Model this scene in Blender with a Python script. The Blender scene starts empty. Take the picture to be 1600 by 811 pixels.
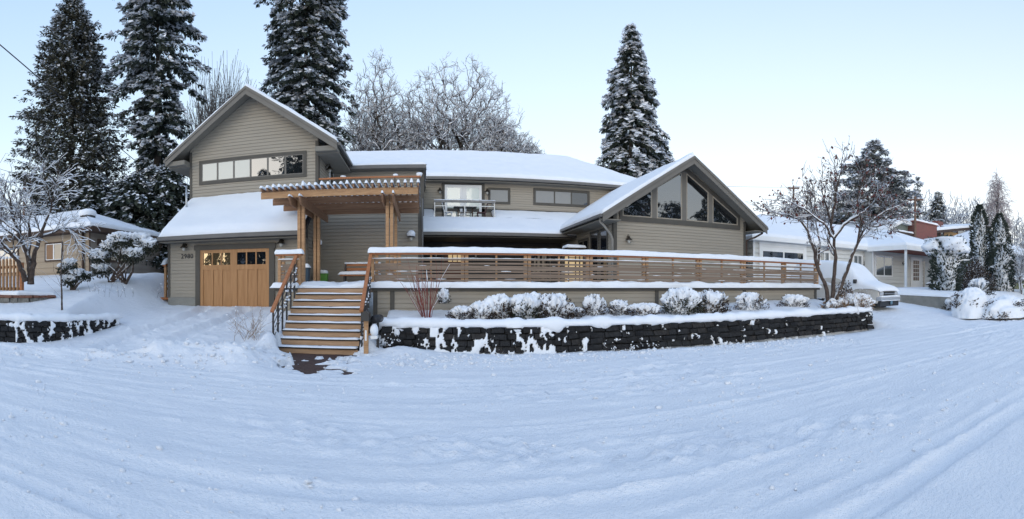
import bpy, bmesh, math, random
import numpy as np
from math import sin, cos, tan, atan2, pi, sqrt, radians
from mathutils import Vector

S = bpy.context.scene
COL = S.collection
EYE = 1.6
FPX = 754.0

# ------------------------------------------------------------------ camera
# the photograph is a swept phone panorama: vertical lines stay vertical, so it is a cylindrical camera
cd = bpy.data.cameras.new('camera')
cd.type = 'PANO'
cd.panorama_type = 'CENTRAL_CYLINDRICAL'
cd.central_cylindrical_radius = 1.0
cd.central_cylindrical_range_u_min = -800 / FPX
cd.central_cylindrical_range_u_max = 800 / FPX
cd.central_cylindrical_range_v_min = -(811 - 449) / FPX
cd.central_cylindrical_range_v_max = 449 / FPX
cd.clip_start = 0.05
cd.clip_end = 3000
cam = bpy.data.objects.new('camera', cd)
COL.objects.link(cam)
cam.location = (0, 0, EYE)
cam.rotation_euler = (pi / 2, 0, -(800 - 660) / FPX)
S.camera = cam

# ------------------------------------------------------------------ sky, sun, exposure
SUN_AZ = radians(205)      # clockwise from +Y: behind the camera, to the left, just at the horizon
SUN_EL = radians(12.0)
w = bpy.data.worlds.new('World')
S.world = w
w.use_nodes = True
nt = w.node_tree
for n in list(nt.nodes):
    nt.nodes.remove(n)
out = nt.nodes.new('ShaderNodeOutputWorld')
bg = nt.nodes.new('ShaderNodeBackground')
sky = nt.nodes.new('ShaderNodeTexSky')
sky.sky_type = 'NISHITA'
sky.sun_disc = False
sky.sun_elevation = SUN_EL
sky.sun_rotation = SUN_AZ
sky.altitude = 50
sky.air_density = 1.0
sky.dust_density = 0.6
sky.ozone_density = 1.5
bg.inputs['Strength'].default_value = 0.05
nt.links.new(sky.outputs[0], bg.inputs['Color'])
# clear winter dusk: the dome pales towards the horizon, most of all to the right, and keeps a warm afterglow where the sun went down
_tc = nt.nodes.new('ShaderNodeTexCoord')
_sx = nt.nodes.new('ShaderNodeSeparateXYZ'); nt.links.new(_tc.outputs['Generated'], _sx.inputs[0])
_rp = nt.nodes.new('ShaderNodeValToRGB'); nt.links.new(_sx.outputs['Z'], _rp.inputs[0])
_el = _rp.color_ramp.elements
_el[0].position = 0.0; _el[0].color = (0.95, 0.965, 0.965, 1)
_el[1].position = 1.0; _el[1].color = (0.33, 0.465, 0.735, 1)
for _p, _c in ((0.12, (0.86, 0.94, 0.975)), (0.3, (0.65, 0.82, 0.955)), (0.52, (0.46, 0.64, 0.905))):
    _e = _el.new(_p); _e.color = (*_c, 1)


def _dot(v):
    d = nt.nodes.new('ShaderNodeVectorMath'); d.operation = 'DOT_PRODUCT'
    nt.links.new(_tc.outputs['Generated'], d.inputs[0]); d.inputs[1].default_value = v
    return d.outputs['Value']


def _mth(op, a, b=None, c=None, clamp=False):
    m = nt.nodes.new('ShaderNodeMath'); m.operation = op; m.use_clamp = clamp
    for i, q in enumerate((a, b, c)):
        if q is None: continue
        if hasattr(q, 'links'): nt.links.new(q, m.inputs[i])
        else: m.inputs[i].default_value = q
    return m.outputs[0]


_low = _mth('POWER', _mth('SUBTRACT', 1.0, _mth('ABSOLUTE', _sx.outputs['Z'])), 2.2)
_rt = _mth('MULTIPLY', _mth('POWER', _mth('MULTIPLY_ADD', _dot((sin(radians(70)), cos(radians(70)), 0)), 0.5, 0.5, True), 2.0), _low)
_m1 = nt.nodes.new('ShaderNodeMix'); _m1.data_type = 'RGBA'
nt.links.new(_mth('MULTIPLY', _rt, 0.95, None, True), _m1.inputs['Factor']); nt.links.new(_rp.outputs[0], _m1.inputs['A']); _m1.inputs['B'].default_value = (1.0, 0.965, 0.95, 1)
_gl = _mth('MULTIPLY', _mth('POWER', _mth('MAXIMUM', _dot((sin(SUN_AZ), cos(SUN_AZ), 0.05)), 0.0), 2.0), _mth('POWER', _low, 2.5))
_m2 = nt.nodes.new('ShaderNodeMix'); _m2.data_type = 'RGBA'; _m2.blend_type = 'ADD'
_m2.inputs['Factor'].default_value = 1.0
_sc = nt.nodes.new('ShaderNodeVectorMath'); _sc.operation = 'SCALE'; _sc.inputs[0].default_value = (0.8, 0.55, 0.34); nt.links.new(_gl, _sc.inputs['Scale'])
nt.links.new(_m1.outputs['Result'], _m2.inputs['A']); nt.links.new(_sc.outputs[0], _m2.inputs['B'])
bg2 = nt.nodes.new('ShaderNodeBackground'); bg2.inputs['Strength'].default_value = 1.0
nt.links.new(_m2.outputs['Result'], bg2.inputs['Color'])
_ad = nt.nodes.new('ShaderNodeAddShader')
nt.links.new(bg.outputs[0], _ad.inputs[0]); nt.links.new(bg2.outputs[0], _ad.inputs[1])
nt.links.new(_ad.outputs[0], out.inputs['Surface'])
sl = bpy.data.lights.new('sun', 'SUN')
sl.energy = 1.1
sl.angle = radians(60)
sl.color = (1.0, 0.91, 0.78)
so = bpy.data.objects.new('sun', sl)
COL.objects.link(so)
so.location = (-20, -40, 30)
_d = Vector((sin(SUN_AZ) * cos(radians(12)), cos(SUN_AZ) * cos(radians(12)), sin(radians(12))))
so.rotation_euler = _d.to_track_quat('Z', 'Y').to_euler()
S.view_settings.view_transform = 'Standard'
S.view_settings.look = 'None'
S.view_settings.gamma = 1
S.view_settings.exposure = 0.1
S.render.engine = 'CYCLES'
S.cycles.max_bounces = 5
S.cycles.diffuse_bounces = 3
S.cycles.glossy_bounces = 3
S.cycles.transmission_bounces = 3
S.cycles.transparent_max_bounces = 6
S.cycles.use_denoising = True


# ------------------------------------------------------------------ helpers
def th(x):
    return (x - 660) / FPX


def PX(x, Y):
    return Y * tan(th(x))


def PZ(x, y, Y):
    return EYE + (449 - y) / FPX * Y / cos(th(x))


def sst(x, a, b):
    t = np.clip((x - a) / (b - a), 0, 1)
    return t * t * (3 - 2 * t)


def _hash(ix, iy, seed):
    h = (ix.astype(np.int64) * 374761393 + iy.astype(np.int64) * 668265263 + seed * 982451653) & 0x7fffffff
    h = ((h ^ (h >> 13)) * 1274126177) & 0x7fffffff
    h = (h ^ (h >> 16)) & 0xffff
    return h / 65535.0


def vnoise(x, y, seed=0):
    x = np.asarray(x, float); y = np.asarray(y, float)
    ix = np.floor(x); iy = np.floor(y)
    fx = x - ix; fy = y - iy
    fx = fx * fx * (3 - 2 * fx); fy = fy * fy * (3 - 2 * fy)
    a = _hash(ix, iy, seed); b = _hash(ix + 1, iy, seed); c = _hash(ix, iy + 1, seed); d = _hash(ix + 1, iy + 1, seed)
    return (a * (1 - fx) + b * fx) * (1 - fy) + (c * (1 - fx) + d * fx) * fy - 0.5


def fbm(x, y, seed=0, oct=4, gain=0.5):
    s = 0; a = 1.0
    for i in range(oct):
        s = s + a * vnoise(x * 2 ** i + 17.3 * i, y * 2 ** i - 9.1 * i, seed + i)
        a *= gain
    return s


MATS = {}


def mat(name, c1, c2=None, scale=4.0, rough=0.8, bump=0.0, bscale=30.0, metal=0.0, stretch=(1, 1, 1), spec=0.4, detail=5):
    if name in MATS:
        return MATS[name]
    m = bpy.data.materials.new(name)
    m.use_nodes = True
    t = m.node_tree
    b = t.nodes['Principled BSDF']
    b.inputs['Roughness'].default_value = rough
    b.inputs['Metallic'].default_value = metal
    b.inputs['Specular IOR Level'].default_value = spec
    tc = t.nodes.new('ShaderNodeTexCoord')
    mp = t.nodes.new('ShaderNodeMapping')
    mp.inputs['Scale'].default_value = stretch
    t.links.new(tc.outputs['Object'], mp.inputs[0])
    if c2 is not None:
        n = t.nodes.new('ShaderNodeTexNoise')
        n.inputs['Scale'].default_value = scale
        n.inputs['Detail'].default_value = detail
        r = t.nodes.new('ShaderNodeValToRGB')
        r.color_ramp.elements[0].position = 0.3
        r.color_ramp.elements[1].position = 0.7
        r.color_ramp.elements[0].color = (*c1, 1)
        r.color_ramp.elements[1].color = (*c2, 1)
        t.links.new(mp.outputs[0], n.inputs['Vector'])
        t.links.new(n.outputs['Fac'], r.inputs[0])
        t.links.new(r.outputs[0], b.inputs['Base Color'])
    else:
        b.inputs['Base Color'].default_value = (*c1, 1)
    if bump:
        n2 = t.nodes.new('ShaderNodeTexNoise')
        n2.inputs['Scale'].default_value = bscale
        n2.inputs['Detail'].default_value = 6
        bp = t.nodes.new('ShaderNodeBump')
        bp.inputs['Strength'].default_value = bump
        bp.inputs['Distance'].default_value = 0.02
        t.links.new(mp.outputs[0], n2.inputs['Vector'])
        t.links.new(n2.outputs['Fac'], bp.inputs['Height'])
        t.links.new(bp.outputs[0], b.inputs['Normal'])
    MATS[name] = m
    return m


def snowy(name, c1, c2, scale, lo=0.25, hi=0.55, rough=0.9, snow=(0.82, 0.84, 0.87), wob=0.5):
    """bark / dark surface that carries snow on whatever faces upward"""
    m = bpy.data.materials.new(name)
    m.use_nodes = True
    t = m.node_tree
    b = t.nodes['Principled BSDF']
    b.inputs['Roughness'].default_value = rough
    b.inputs['Specular IOR Level'].default_value = 0.2
    tc = t.nodes.new('ShaderNodeTexCoord')
    n = t.nodes.new('ShaderNodeTexNoise'); n.inputs['Scale'].default_value = scale; n.inputs['Detail'].default_value = 4
    t.links.new(tc.outputs['Object'], n.inputs['Vector'])
    r = t.nodes.new('ShaderNodeValToRGB')
    r.color_ramp.elements[0].position = 0.35; r.color_ramp.elements[1].position = 0.65
    r.color_ramp.elements[0].color = (*c1, 1); r.color_ramp.elements[1].color = (*c2, 1)
    t.links.new(n.outputs['Fac'], r.inputs[0])
    g = t.nodes.new('ShaderNodeNewGeometry')
    sx = t.nodes.new('ShaderNodeSeparateXYZ')
    t.links.new(g.outputs['Normal'], sx.inputs[0])
    ma = t.nodes.new('ShaderNodeMath'); ma.operation = 'MULTIPLY_ADD'
    n3 = t.nodes.new('ShaderNodeTexNoise'); n3.inputs['Scale'].default_value = 6.0
    t.links.new(tc.outputs['Object'], n3.inputs['Vector'])
    t.links.new(n3.outputs['Fac'], ma.inputs[0]); ma.inputs[1].default_value = wob
    t.links.new(sx.outputs['Z'], ma.inputs[2])
    mr = t.nodes.new('ShaderNodeMapRange')
    mr.inputs['From Min'].default_value = lo + wob * 0.5; mr.inputs['From Max'].default_value = hi + wob * 0.5
    t.links.new(ma.outputs[0], mr.inputs['Value'])
    mx = t.nodes.new('ShaderNodeMix'); mx.data_type = 'RGBA'
    t.links.new(mr.outputs[0], mx.inputs['Factor'])
    t.links.new(r.outputs[0], mx.inputs['A'])
    mx.inputs['B'].default_value = (*snow, 1)
    t.links.new(mx.outputs['Result'], b.inputs['Base Color'])
    MATS[name] = m
    return m


def glass(name, base, gloss, tint=(0.9, 0.9, 0.92), rough=0.015):
    m = bpy.data.materials.new(name)
    m.use_nodes = True
    t = m.node_tree
    for n in list(t.nodes):
        t.nodes.remove(n)
    o = t.nodes.new('ShaderNodeOutputMaterial')
    d = t.nodes.new('ShaderNodeBsdfDiffuse'); d.inputs['Color'].default_value = (*base, 1)
    g = t.nodes.new('ShaderNodeBsdfGlossy'); g.inputs['Color'].default_value = (*tint, 1); g.inputs['Roughness'].default_value = rough
    lw = t.nodes.new('ShaderNodeLayerWeight'); lw.inputs['Blend'].default_value = 0.35
    a = t.nodes.new('ShaderNodeMath'); a.operation = 'MULTIPLY_ADD'
    t.links.new(lw.outputs['Fresnel'], a.inputs[0]); a.inputs[1].default_value = 0.6; a.inputs[2].default_value = gloss
    a.use_clamp = True
    n = t.nodes.new('ShaderNodeTexNoise'); n.inputs['Scale'].default_value = 1.3
    tc = t.nodes.new('ShaderNodeTexCoord'); t.links.new(tc.outputs['Object'], n.inputs['Vector'])
    bp = t.nodes.new('ShaderNodeBump'); bp.inputs['Strength'].default_value = 0.25; bp.inputs['Distance'].default_value = 0.02
    t.links.new(n.outputs['Fac'], bp.inputs['Height']); t.links.new(bp.outputs[0], g.inputs['Normal'])
    mx = t.nodes.new('ShaderNodeMixShader')
    t.links.new(a.outputs[0], mx.inputs[0]); t.links.new(d.outputs[0], mx.inputs[1]); t.links.new(g.outputs[0], mx.inputs[2])
    t.links.new(mx.outputs[0], o.inputs['Surface'])
    MATS[name] = m
    return m


def emit(name, c, s):
    m = mat(name, (0.25, 0.2, 0.13), rough=0.5)
    b = m.node_tree.nodes['Principled BSDF']
    b.inputs['Emission Color'].default_value = (*c, 1)
    b.inputs['Emission Strength'].default_value = s
    return m


SNOW = mat('snow', (0.80, 0.825, 0.865), (0.84, 0.86, 0.89), 2.0, 0.75, 0.5, 14.0, spec=0.25)
SIDING = mat('siding_paint', (0.308, 0.273, 0.222), (0.343, 0.307, 0.252), 1.2, 0.7, 0.12, 60.0, stretch=(0.3, 0.3, 4))
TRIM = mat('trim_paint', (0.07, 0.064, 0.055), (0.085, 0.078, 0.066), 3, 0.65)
FASCIA = mat('fascia_paint', (0.135, 0.125, 0.11), (0.16, 0.148, 0.13), 2, 0.6)
GUTTER = mat('gutter_paint', (0.12, 0.115, 0.11), (0.14, 0.135, 0.13), 3, 0.45)
SOFFIT = mat('soffit_paint', (0.19, 0.175, 0.15), (0.21, 0.195, 0.165), 3, 0.8)
SHINGLE = mat('roof_shingle', (0.05, 0.05, 0.05), (0.09, 0.088, 0.085), 12, 0.95, 0.4)
CEDAR = mat('cedar_fresh', (0.34, 0.185, 0.09), (0.50, 0.30, 0.155), 3.0, 0.6, 0.3, 25, stretch=(1, 1, 8))
CEDARH = mat('cedar_cap', (0.32, 0.115, 0.045), (0.43, 0.18, 0.075), 3.0, 0.6, 0.3, 25, stretch=(0.5, 4, 6))
BEAM = mat('cedar_beam', (0.22, 0.115, 0.062), (0.34, 0.19, 0.105), 3.0, 0.6, 0.3, 25, stretch=(0.5, 3, 6))
SLATW = mat('slat_weathered', (0.17, 0.125, 0.092), (0.27, 0.2, 0.15), 2.0, 0.8, 0.35, 30, stretch=(0.5, 3, 8))
DOORW = mat('garage_door_wood', (0.33, 0.16, 0.06), (0.43, 0.225, 0.095), 2.2, 0.42, 0.12, 20, stretch=(6, 6, 0.6))
RISERW = mat('riser_wood', (0.34, 0.205, 0.115), (0.47, 0.305, 0.185), 2.5, 0.7, 0.3, 25, stretch=(0.8, 3, 6))
DARKW = mat('dark_gap_wood', (0.03, 0.022, 0.016), (0.05, 0.035, 0.025), 4, 0.9)
BLACK = mat('black_metal', (0.02, 0.02, 0.023), (0.03, 0.03, 0.034), 8, 0.45)
BRONZE = mat('lamp_bronze', (0.045, 0.038, 0.03), (0.06, 0.05, 0.04), 8, 0.4, metal=0.5)
STEEL = mat('galvanised_steel', (0.4, 0.42, 0.44), (0.5, 0.52, 0.54), 6, 0.4, metal=0.7)
CONC = mat('concrete', (0.20, 0.195, 0.175), (0.29, 0.28, 0.25), 3, 0.9, 0.4, 30)
WHITE = mat('white_paint', (0.76, 0.765, 0.76), (0.82, 0.825, 0.82), 1.5, 0.55)
WSIDING = mat('white_siding', (0.60, 0.605, 0.585), (0.67, 0.675, 0.655), 1.0, 0.65, stretch=(0.4, 0.4, 3))
TAN = mat('tan_siding', (0.33, 0.262, 0.19), (0.385, 0.31, 0.23), 1.2, 0.8, 0.2, 40, stretch=(0.4, 0.4, 4))
BROWN = mat('brown_trim', (0.05, 0.03, 0.022), (0.075, 0.045, 0.03), 4, 0.7)
PANE = glass('window_glass', (0.012, 0.014, 0.016), 0.2)
PANEDARK = glass('dark_window_glass', (0.008, 0.01, 0.014), 0.10)
BLIND = glass('blind_behind_glass', (0.36, 0.385, 0.36), 0.08, rough=0.05)
SHADE = glass('shade_behind_glass', (0.2, 0.2, 0.195), 0.06, rough=0.05)
GREYP = glass('grey_curtained_glass', (0.11, 0.125, 0.13), 0.2, rough=0.05)
GOLDP = glass('gold_reflection_glass', (0.09, 0.065, 0.035), 0.2, tint=(1.0, 0.88, 0.68))  # golden low-sky reflection tinted into the left garage door panes
LIT = emit('lit_window', (1.0, 0.72, 0.36), 0.5)
BARK = snowy('bark_snowy', (0.035, 0.026, 0.021), (0.075, 0.058, 0.047), 9, 0.3, 0.5, wob=0.5)
BARKR = snowy('bark_brown_snowy', (0.055, 0.04, 0.034), (0.10, 0.075, 0.062), 9, 0.25, 0.45, wob=0.7)
TWIGG = snowy('twig_grey', (0.07, 0.058, 0.055), (0.11, 0.092, 0.088), 5, -0.18, 0.1, wob=0.9)
BARKP = mat('bark_dark', (0.03, 0.025, 0.02), (0.06, 0.05, 0.04), 6, 0.9)
TWIGR = mat('twig_red', (0.16, 0.03, 0.025), (0.26, 0.06, 0.045), 5, 0.6)
STALK = mat('dry_stalk', (0.20, 0.12, 0.07), (0.32, 0.22, 0.14), 6, 0.8)
REDLEAF = mat('dry_red_leaf', (0.07, 0.02, 0.018), (0.14, 0.04, 0.03), 6, 0.7)
NEEDLE = mat('needles', (0.032, 0.044, 0.037), (0.06, 0.072, 0.056), 1.2, 0.8, spec=0.2)
NEEDLEB = mat('needles_brownish', (0.034, 0.04, 0.028), (0.07, 0.064, 0.045), 0.9, 0.8, spec=0.2)
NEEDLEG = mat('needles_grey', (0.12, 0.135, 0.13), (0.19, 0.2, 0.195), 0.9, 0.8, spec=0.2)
LEAFD = mat('shrub_leaf', (0.014, 0.02, 0.011), (0.034, 0.036, 0.02), 3, 0.6)
TWIGD = mat('shrub_twig', (0.03, 0.02, 0.014), (0.07, 0.046, 0.032), 8, 0.8)
CRSNOW = mat('crown_snow', (0.70, 0.73, 0.78), (0.80, 0.82, 0.86), 1.5, 0.9, spec=0.1)
STONE = mat('basalt_block', (0.010, 0.0105, 0.012), (0.030, 0.030, 0.032), 9, 0.85, 0.7, 24)
STONEB = mat('brown_basalt_block', (0.014, 0.013, 0.0135), (0.042, 0.038, 0.036), 9, 0.85, 0.7, 24)
GREYST = mat('grey_stone', (0.14, 0.135, 0.12), (0.22, 0.215, 0.2), 6, 0.9, 0.5, 20)


def W(o):
    v = Vector((0, 0, 0))
    while o is not None:
        v += o.location
        o = o.parent
    return v


def tag(o, label=None, cat=None, group=None, kind=None):
    if label: o['label'] = label
    if cat: o['category'] = cat
    if group: o['group'] = group
    if kind: o['kind'] = kind
    return o


def thing(name, label, cat, loc, group=None):
    o = bpy.data.objects.new(name, None)
    o.empty_display_size = 0.3
    COL.objects.link(o)
    o.location = loc
    return tag(o, label, cat, group)


def link(name, me, parent=None, loc=None):
    o = bpy.data.objects.new(name, me)
    COL.objects.link(o)
    if parent is not None:
        o.parent = parent
    if loc is not None:
        o.location = loc
    return o


def np_mesh(name, V, F, mats, mi=None, smooth=False, parent=None, base=None):
    """V (N,3) world positions; F list of (M,k) index arrays"""
    if not isinstance(F, list):
        F = [F]
    if base is None:
        base = W(parent) if parent is not None else Vector((0, 0, 0))
    me = bpy.data.meshes.new(name)
    V = np.asarray(V, dtype=np.float32) - np.array(base, dtype=np.float32)
    me.vertices.add(len(V))
    me.vertices.foreach_set('co', V.ravel())
    li = np.concatenate([f.ravel() for f in F]).astype(np.int32)
    cnt = np.concatenate([np.full(len(f), f.shape[1], np.int32) for f in F])
    st = np.concatenate([[0], np.cumsum(cnt)[:-1]]).astype(np.int32)
    me.loops.add(len(li))
    me.loops.foreach_set('vertex_index', li)
    me.polygons.add(len(cnt))
    me.polygons.foreach_set('loop_start', st)
    if mi is not None:
        me.polygons.foreach_set('material_index', np.asarray(mi, np.int32))
    if smooth:
        me.polygons.foreach_set('use_smooth', np.ones(len(cnt), bool))
    for m in (mats if isinstance(mats, (list, tuple)) else [mats]):
        me.materials.append(m)
    me.update(calc_edges=True)
    return link(name, me, parent, None if parent is not None else base)


class MB:
    def __init__(s):
        s.v = []; s.f = []; s.m = []

    def add(s, vs, fs, mi=0):
        b = len(s.v)
        s.v.extend(vs)
        for f in fs:
            s.f.append(tuple(i + b for i in f)); s.m.append(mi)
        return s

    def hexa(s, p, mi=0):
        return s.add(p, [(0, 3, 2, 1), (4, 5, 6, 7), (0, 1, 5, 4), (1, 2, 6, 5), (2, 3, 7, 6), (3, 0, 4, 7)], mi)

    def box(s, x0, x1, y0, y1, z0, z1, mi=0):
        return s.hexa([(x0, y0, z0), (x1, y0, z0), (x1, y1, z0), (x0, y1, z0), (x0, y0, z1), (x1, y0, z1), (x1, y1, z1), (x0, y1, z1)], mi)

    def fbox(s, fc, a0, a1, z0, z1, o0, o1, mi=0):
        P = fc.p
        return s.hexa([P(a0, z0, o1), P(a1, z0, o1), P(a1, z0, o0), P(a0, z0, o0), P(a0, z1, o1), P(a1, z1, o1), P(a1, z1, o0), P(a0, z1, o0)], mi)

    def bar(s, p, q, wd, hg, mi=0):
        p = Vector(p); q = Vector(q); d = (q - p).normalized()
        sd = d.cross(Vector((0, 0, 1)))
        sd = sd.normalized() if sd.length > 1e-4 else Vector((1, 0, 0))
        up = sd.cross(d)
        a = sd * wd / 2; b = up * hg / 2
        return s.hexa([tuple(p - a - b), tuple(p + a - b), tuple(q + a - b), tuple(q - a - b), tuple(p - a + b), tuple(p + a + b), tuple(q + a + b), tuple(q - a + b)], mi)

    def tube(s, pts, r, n=8, mi=0, cap=True):
        pts = [Vector(p) for p in pts]
        rs = r if isinstance(r, (list, tuple)) else [r] * len(pts)
        b = len(s.v)
        for i, p in enumerate(pts):
            d = (pts[min(i + 1, len(pts) - 1)] - pts[max(i - 1, 0)]).normalized()
            sd = d.cross(Vector((0, 0, 1)))
            sd = sd.normalized() if sd.length > 1e-3 else Vector((1, 0, 0))
            up = sd.cross(d)
            for k in range(n):
                a = 2 * pi * k / n
                s.v.append(tuple(p + sd * cos(a) * rs[i] + up * sin(a) * rs[i]))
        for i in range(len(pts) - 1):
            for k in range(n):
                k2 = (k + 1) % n
                s.f.append((b + i * n + k, b + i * n + k2, b + (i + 1) * n + k2, b + (i + 1) * n + k)); s.m.append(mi)
        if cap:
            s.f.append(tuple(b + k for k in range(n))[::-1]); s.m.append(mi)
            e = b + (len(pts) - 1) * n
            s.f.append(tuple(e + k for k in range(n))); s.m.append(mi)
        return s

    def prism(s, poly, d, mi=0):
        n = len(poly)
        q = [tuple(Vector(p) + Vector(d)) for p in poly]
        fs = [tuple(range(n))[::-1], tuple(range(n, 2 * n))]
        for i in range(n):
            j = (i + 1) % n
            fs.append((i, j, n + j, n + i))
        return s.add([tuple(p) for p in poly] + q, fs, mi)

    def build(s, name, mats, parent=None, smooth=False, base=None, bevel=0):
        if base is None:
            base = W(parent) if parent is not None else Vector((0, 0, 0))
        base = Vector(base)
        me = bpy.data.meshes.new(name)
        me.from_pydata([tuple(Vector(v) - base) for v in s.v], [], s.f)
        for m in (mats if isinstance(mats, (list, tuple)) else [mats]):
            me.materials.append(m)
        me.polygons.foreach_set('material_index', s.m)
        if smooth:
            me.polygons.foreach_set('use_smooth', [True] * len(me.polygons))
        bm = bmesh.new(); bm.from_mesh(me)
        bmesh.ops.recalc_face_normals(bm, faces=bm.faces)
        if bevel:
            bmesh.ops.bevel(bm, geom=[e for e in bm.edges if e.is_manifold and e.calc_face_angle(0) > 0.5], offset=bevel, segments=2, affect='EDGES', profile=0.6)
        bm.to_mesh(me); bm.free()
        me.update()
        return link(name, me, parent, None if parent is not None else base)


def each(mb, name, mats, parent, **k):
    """one object per loose piece of the MB"""
    par = list(range(len(mb.v)))
    def find(i):
        while par[i] != i:
            par[i] = par[par[i]]; i = par[i]
        return i
    for f in mb.f:
        for i in f[1:]:
            par[find(i)] = find(f[0])
    g = {}
    for f, m in zip(mb.f, mb.m):
        g.setdefault(find(f[0]), []).append((f, m))
    r = []
    for fs in g.values():
        q = MB(); mp = {}
        for f, m in fs:
            for i in f:
                if i not in mp:
                    mp[i] = len(q.v); q.v.append(mb.v[i])
            q.f.append(tuple(mp[i] for i in f)); q.m.append(m)
        r.append(q.build(name, mats, parent, **k))
    return r


class Face:
    """a vertical wall plane: p(s, z, o) = origin + u*s + outward normal*o"""
    def __init__(s, O, u):
        s.O = O; s.u = u; s.n = (u[1], -u[0])

    def p(s, a, z, o=0.0):
        return (s.O[0] + s.u[0] * a + s.n[0] * o, s.O[1] + s.u[1] * a + s.n[1] * o, z)


def span(poly, z):
    xs = []
    n = len(poly)
    for i in range(n):
        (a, za), (b, zb) = poly[i], poly[(i + 1) % n]
        if (za - z) * (zb - z) <= 0 and za != zb:
            xs.append(a + (b - a) * (z - za) / (zb - za))
        elif za == zb == z:
            xs += [a, b]
    return (min(xs), max(xs)) if xs else None


def siding(fc, poly, parent, m=None, lap=0.128, name='siding', proud=0.034, groove=.009):
    mb = MB()
    z0 = min(z for _, z in poly); z1 = max(z for _, z in poly)
    z = z0
    while z < z1 - 0.01:
        zt = min(z + lap, z1)
        a = span(poly, z + 1e-4); b = span(poly, zt - 1e-4)
        if a and b:
            P = fc.p
            g = groove
            mb.add([P(a[0], z + g, 0.001), P(a[1], z + g, 0.001), P(a[0], z + g, proud), P(a[1], z + g, proud), P(b[1], zt, proud * .55), P(b[0], zt, proud * .55), P(b[1], zt, 0.001), P(b[0], zt, 0.001)],
                   [(0, 1, 3, 2), (2, 3, 4, 5), (5, 4, 6, 7)])
        z = zt
    mb.add([fc.p(s, z, 0.0) for s, z in poly], [tuple(range(len(poly)))])
    o = mb.build(name, m or SIDING, parent)
    o['kind'] = 'stuff'
    return o


def trimbar(fc, a0, a1, z0, z1, parent, m=None, o=0.048, name='trim'):
    return MB().fbox(fc, a0, a1, z0, z1, 0.0, o).build(name, m or TRIM, parent)


def window(fc, a0, a1, z0, z1, fr, panes, parent, fm=None, name='window', inner=None, fw=0.035):
    """outer casing fr wide; panes = list of (end fraction, material); each pane sits in its own inner sash"""
    mb = MB()
    mb.fbox(fc, a0, a0 + fr, z0, z1, 0, 0.064); mb.fbox(fc, a1 - fr, a1, z0, z1, 0, 0.064)
    mb.fbox(fc, a0 + fr, a1 - fr, z1 - fr, z1, 0, 0.066); mb.fbox(fc, a0 + fr, a1 - fr, z0, z0 + fr, 0, 0.07)
    w = mb.build(name, fm or TRIM, parent)
    sb = MB(); st = 0.0
    for e, pm in panes:
        b0 = a0 + fr + (a1 - a0 - 2 * fr) * st; b1 = a0 + fr + (a1 - a0 - 2 * fr) * e
        c0, c1 = z0 + fr, z1 - fr
        sb.fbox(fc, b0, b0 + fw, c0, c1, 0, 0.056); sb.fbox(fc, b1 - fw, b1, c0, c1, 0, 0.056)
        sb.fbox(fc, b0 + fw, b1 - fw, c0, c0 + fw, 0, 0.055); sb.fbox(fc, b0 + fw, b1 - fw, c1 - fw, c1, 0, 0.055)
        MB().fbox(fc, b0 + fw, b1 - fw, c0 + fw, c1 - fw, 0.037, 0.043).build('pane', pm, w)
        st = e
    sb.build('sash', inner or FASCIA, w)
    return w


def _coords(L, res, wid, f0, f1):
    c = list(np.linspace(0, 1, max(2, int(L / res) + 1)))
    for d in (0.012, 0.035, 0.07, 0.11, 0.15):
        d = d * wid / 0.15
        if d < L * 0.45:
            if f0: c.append(d / L)
            if f1: c.append(1 - d / L)
    return np.array(sorted(set(np.round(c, 5))))


def snow_sheet(P, t, parent=None, name='snow', res=0.22, fall=(1, 1, 1, 1), wid=0.15, amp=0.4, seed=1, nsc=1.3, m=None, base=None, edge=0.045):
    """lumpy snow slab on the quad P = [P00, P10, P11, P01]; fall = rounded edge at (v=0, u=1, v=1, u=0)"""
    P = [np.array(p, float) for p in P]
    Lu = max(np.linalg.norm(P[1] - P[0]), np.linalg.norm(P[2] - P[3])); Lv = max(np.linalg.norm(P[3] - P[0]), np.linalg.norm(P[2] - P[1]))
    u = _coords(Lu, res, wid, fall[3], fall[1]); v = _coords(Lv, res, wid, fall[0], fall[2])
    U, Vv = np.meshgrid(u, v)
    U3 = U[..., None]; V3 = Vv[..., None]
    B = (P[0] * (1 - U3) + P[1] * U3) * (1 - V3) + (P[3] * (1 - U3) + P[2] * U3) * V3
    prof = np.ones_like(U)
    for on, d in zip(fall, (Vv * Lv, (1 - U) * Lu, (1 - Vv) * Lv, U * Lu)):
        if on:
            q = np.clip(d / wid, 0, 1)
            prof = prof * np.sqrt(np.clip(1 - (1 - q) ** 2, 0, 1))
    s1 = B[..., 0] * nsc + B[..., 2] * nsc * 0.7; s2 = B[..., 1] * nsc + B[..., 2] * nsc * 0.7
    nz = 1 + amp * fbm(s1, s2, seed, 4) + amp * 0.35 * vnoise(s1 * 9, s2 * 9, seed + 9)
    top = B.copy(); top[..., 2] += t * prof * nz + 0.004
    # ragged rim
    if edge:
        e = edge * fbm(s1 * 4, s2 * 4, seed + 5, 3) * 2
        for on, dirv, mask in ((fall[0], P[0] - P[3], Vv < 0.02), (fall[2], P[3] - P[0], Vv > 0.98), (fall[1], P[1] - P[0], U > 0.98), (fall[3], P[0] - P[1], U < 0.02)):
            if on:
                dv = dirv / (np.linalg.norm(dirv) + 1e-9)
                top = top + (e * mask * (1 - prof))[..., None] * dv
    nv, nu = U.shape
    idx = np.arange(nu * nv).reshape(nv, nu)
    F = np.stack([idx[:-1, :-1], idx[:-1, 1:], idx[1:, 1:], idx[1:, :-1]], -1).reshape(-1, 4)
    return np_mesh(name, top.reshape(-1, 3), F, m or SNOW, None, True, parent, base)


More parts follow.
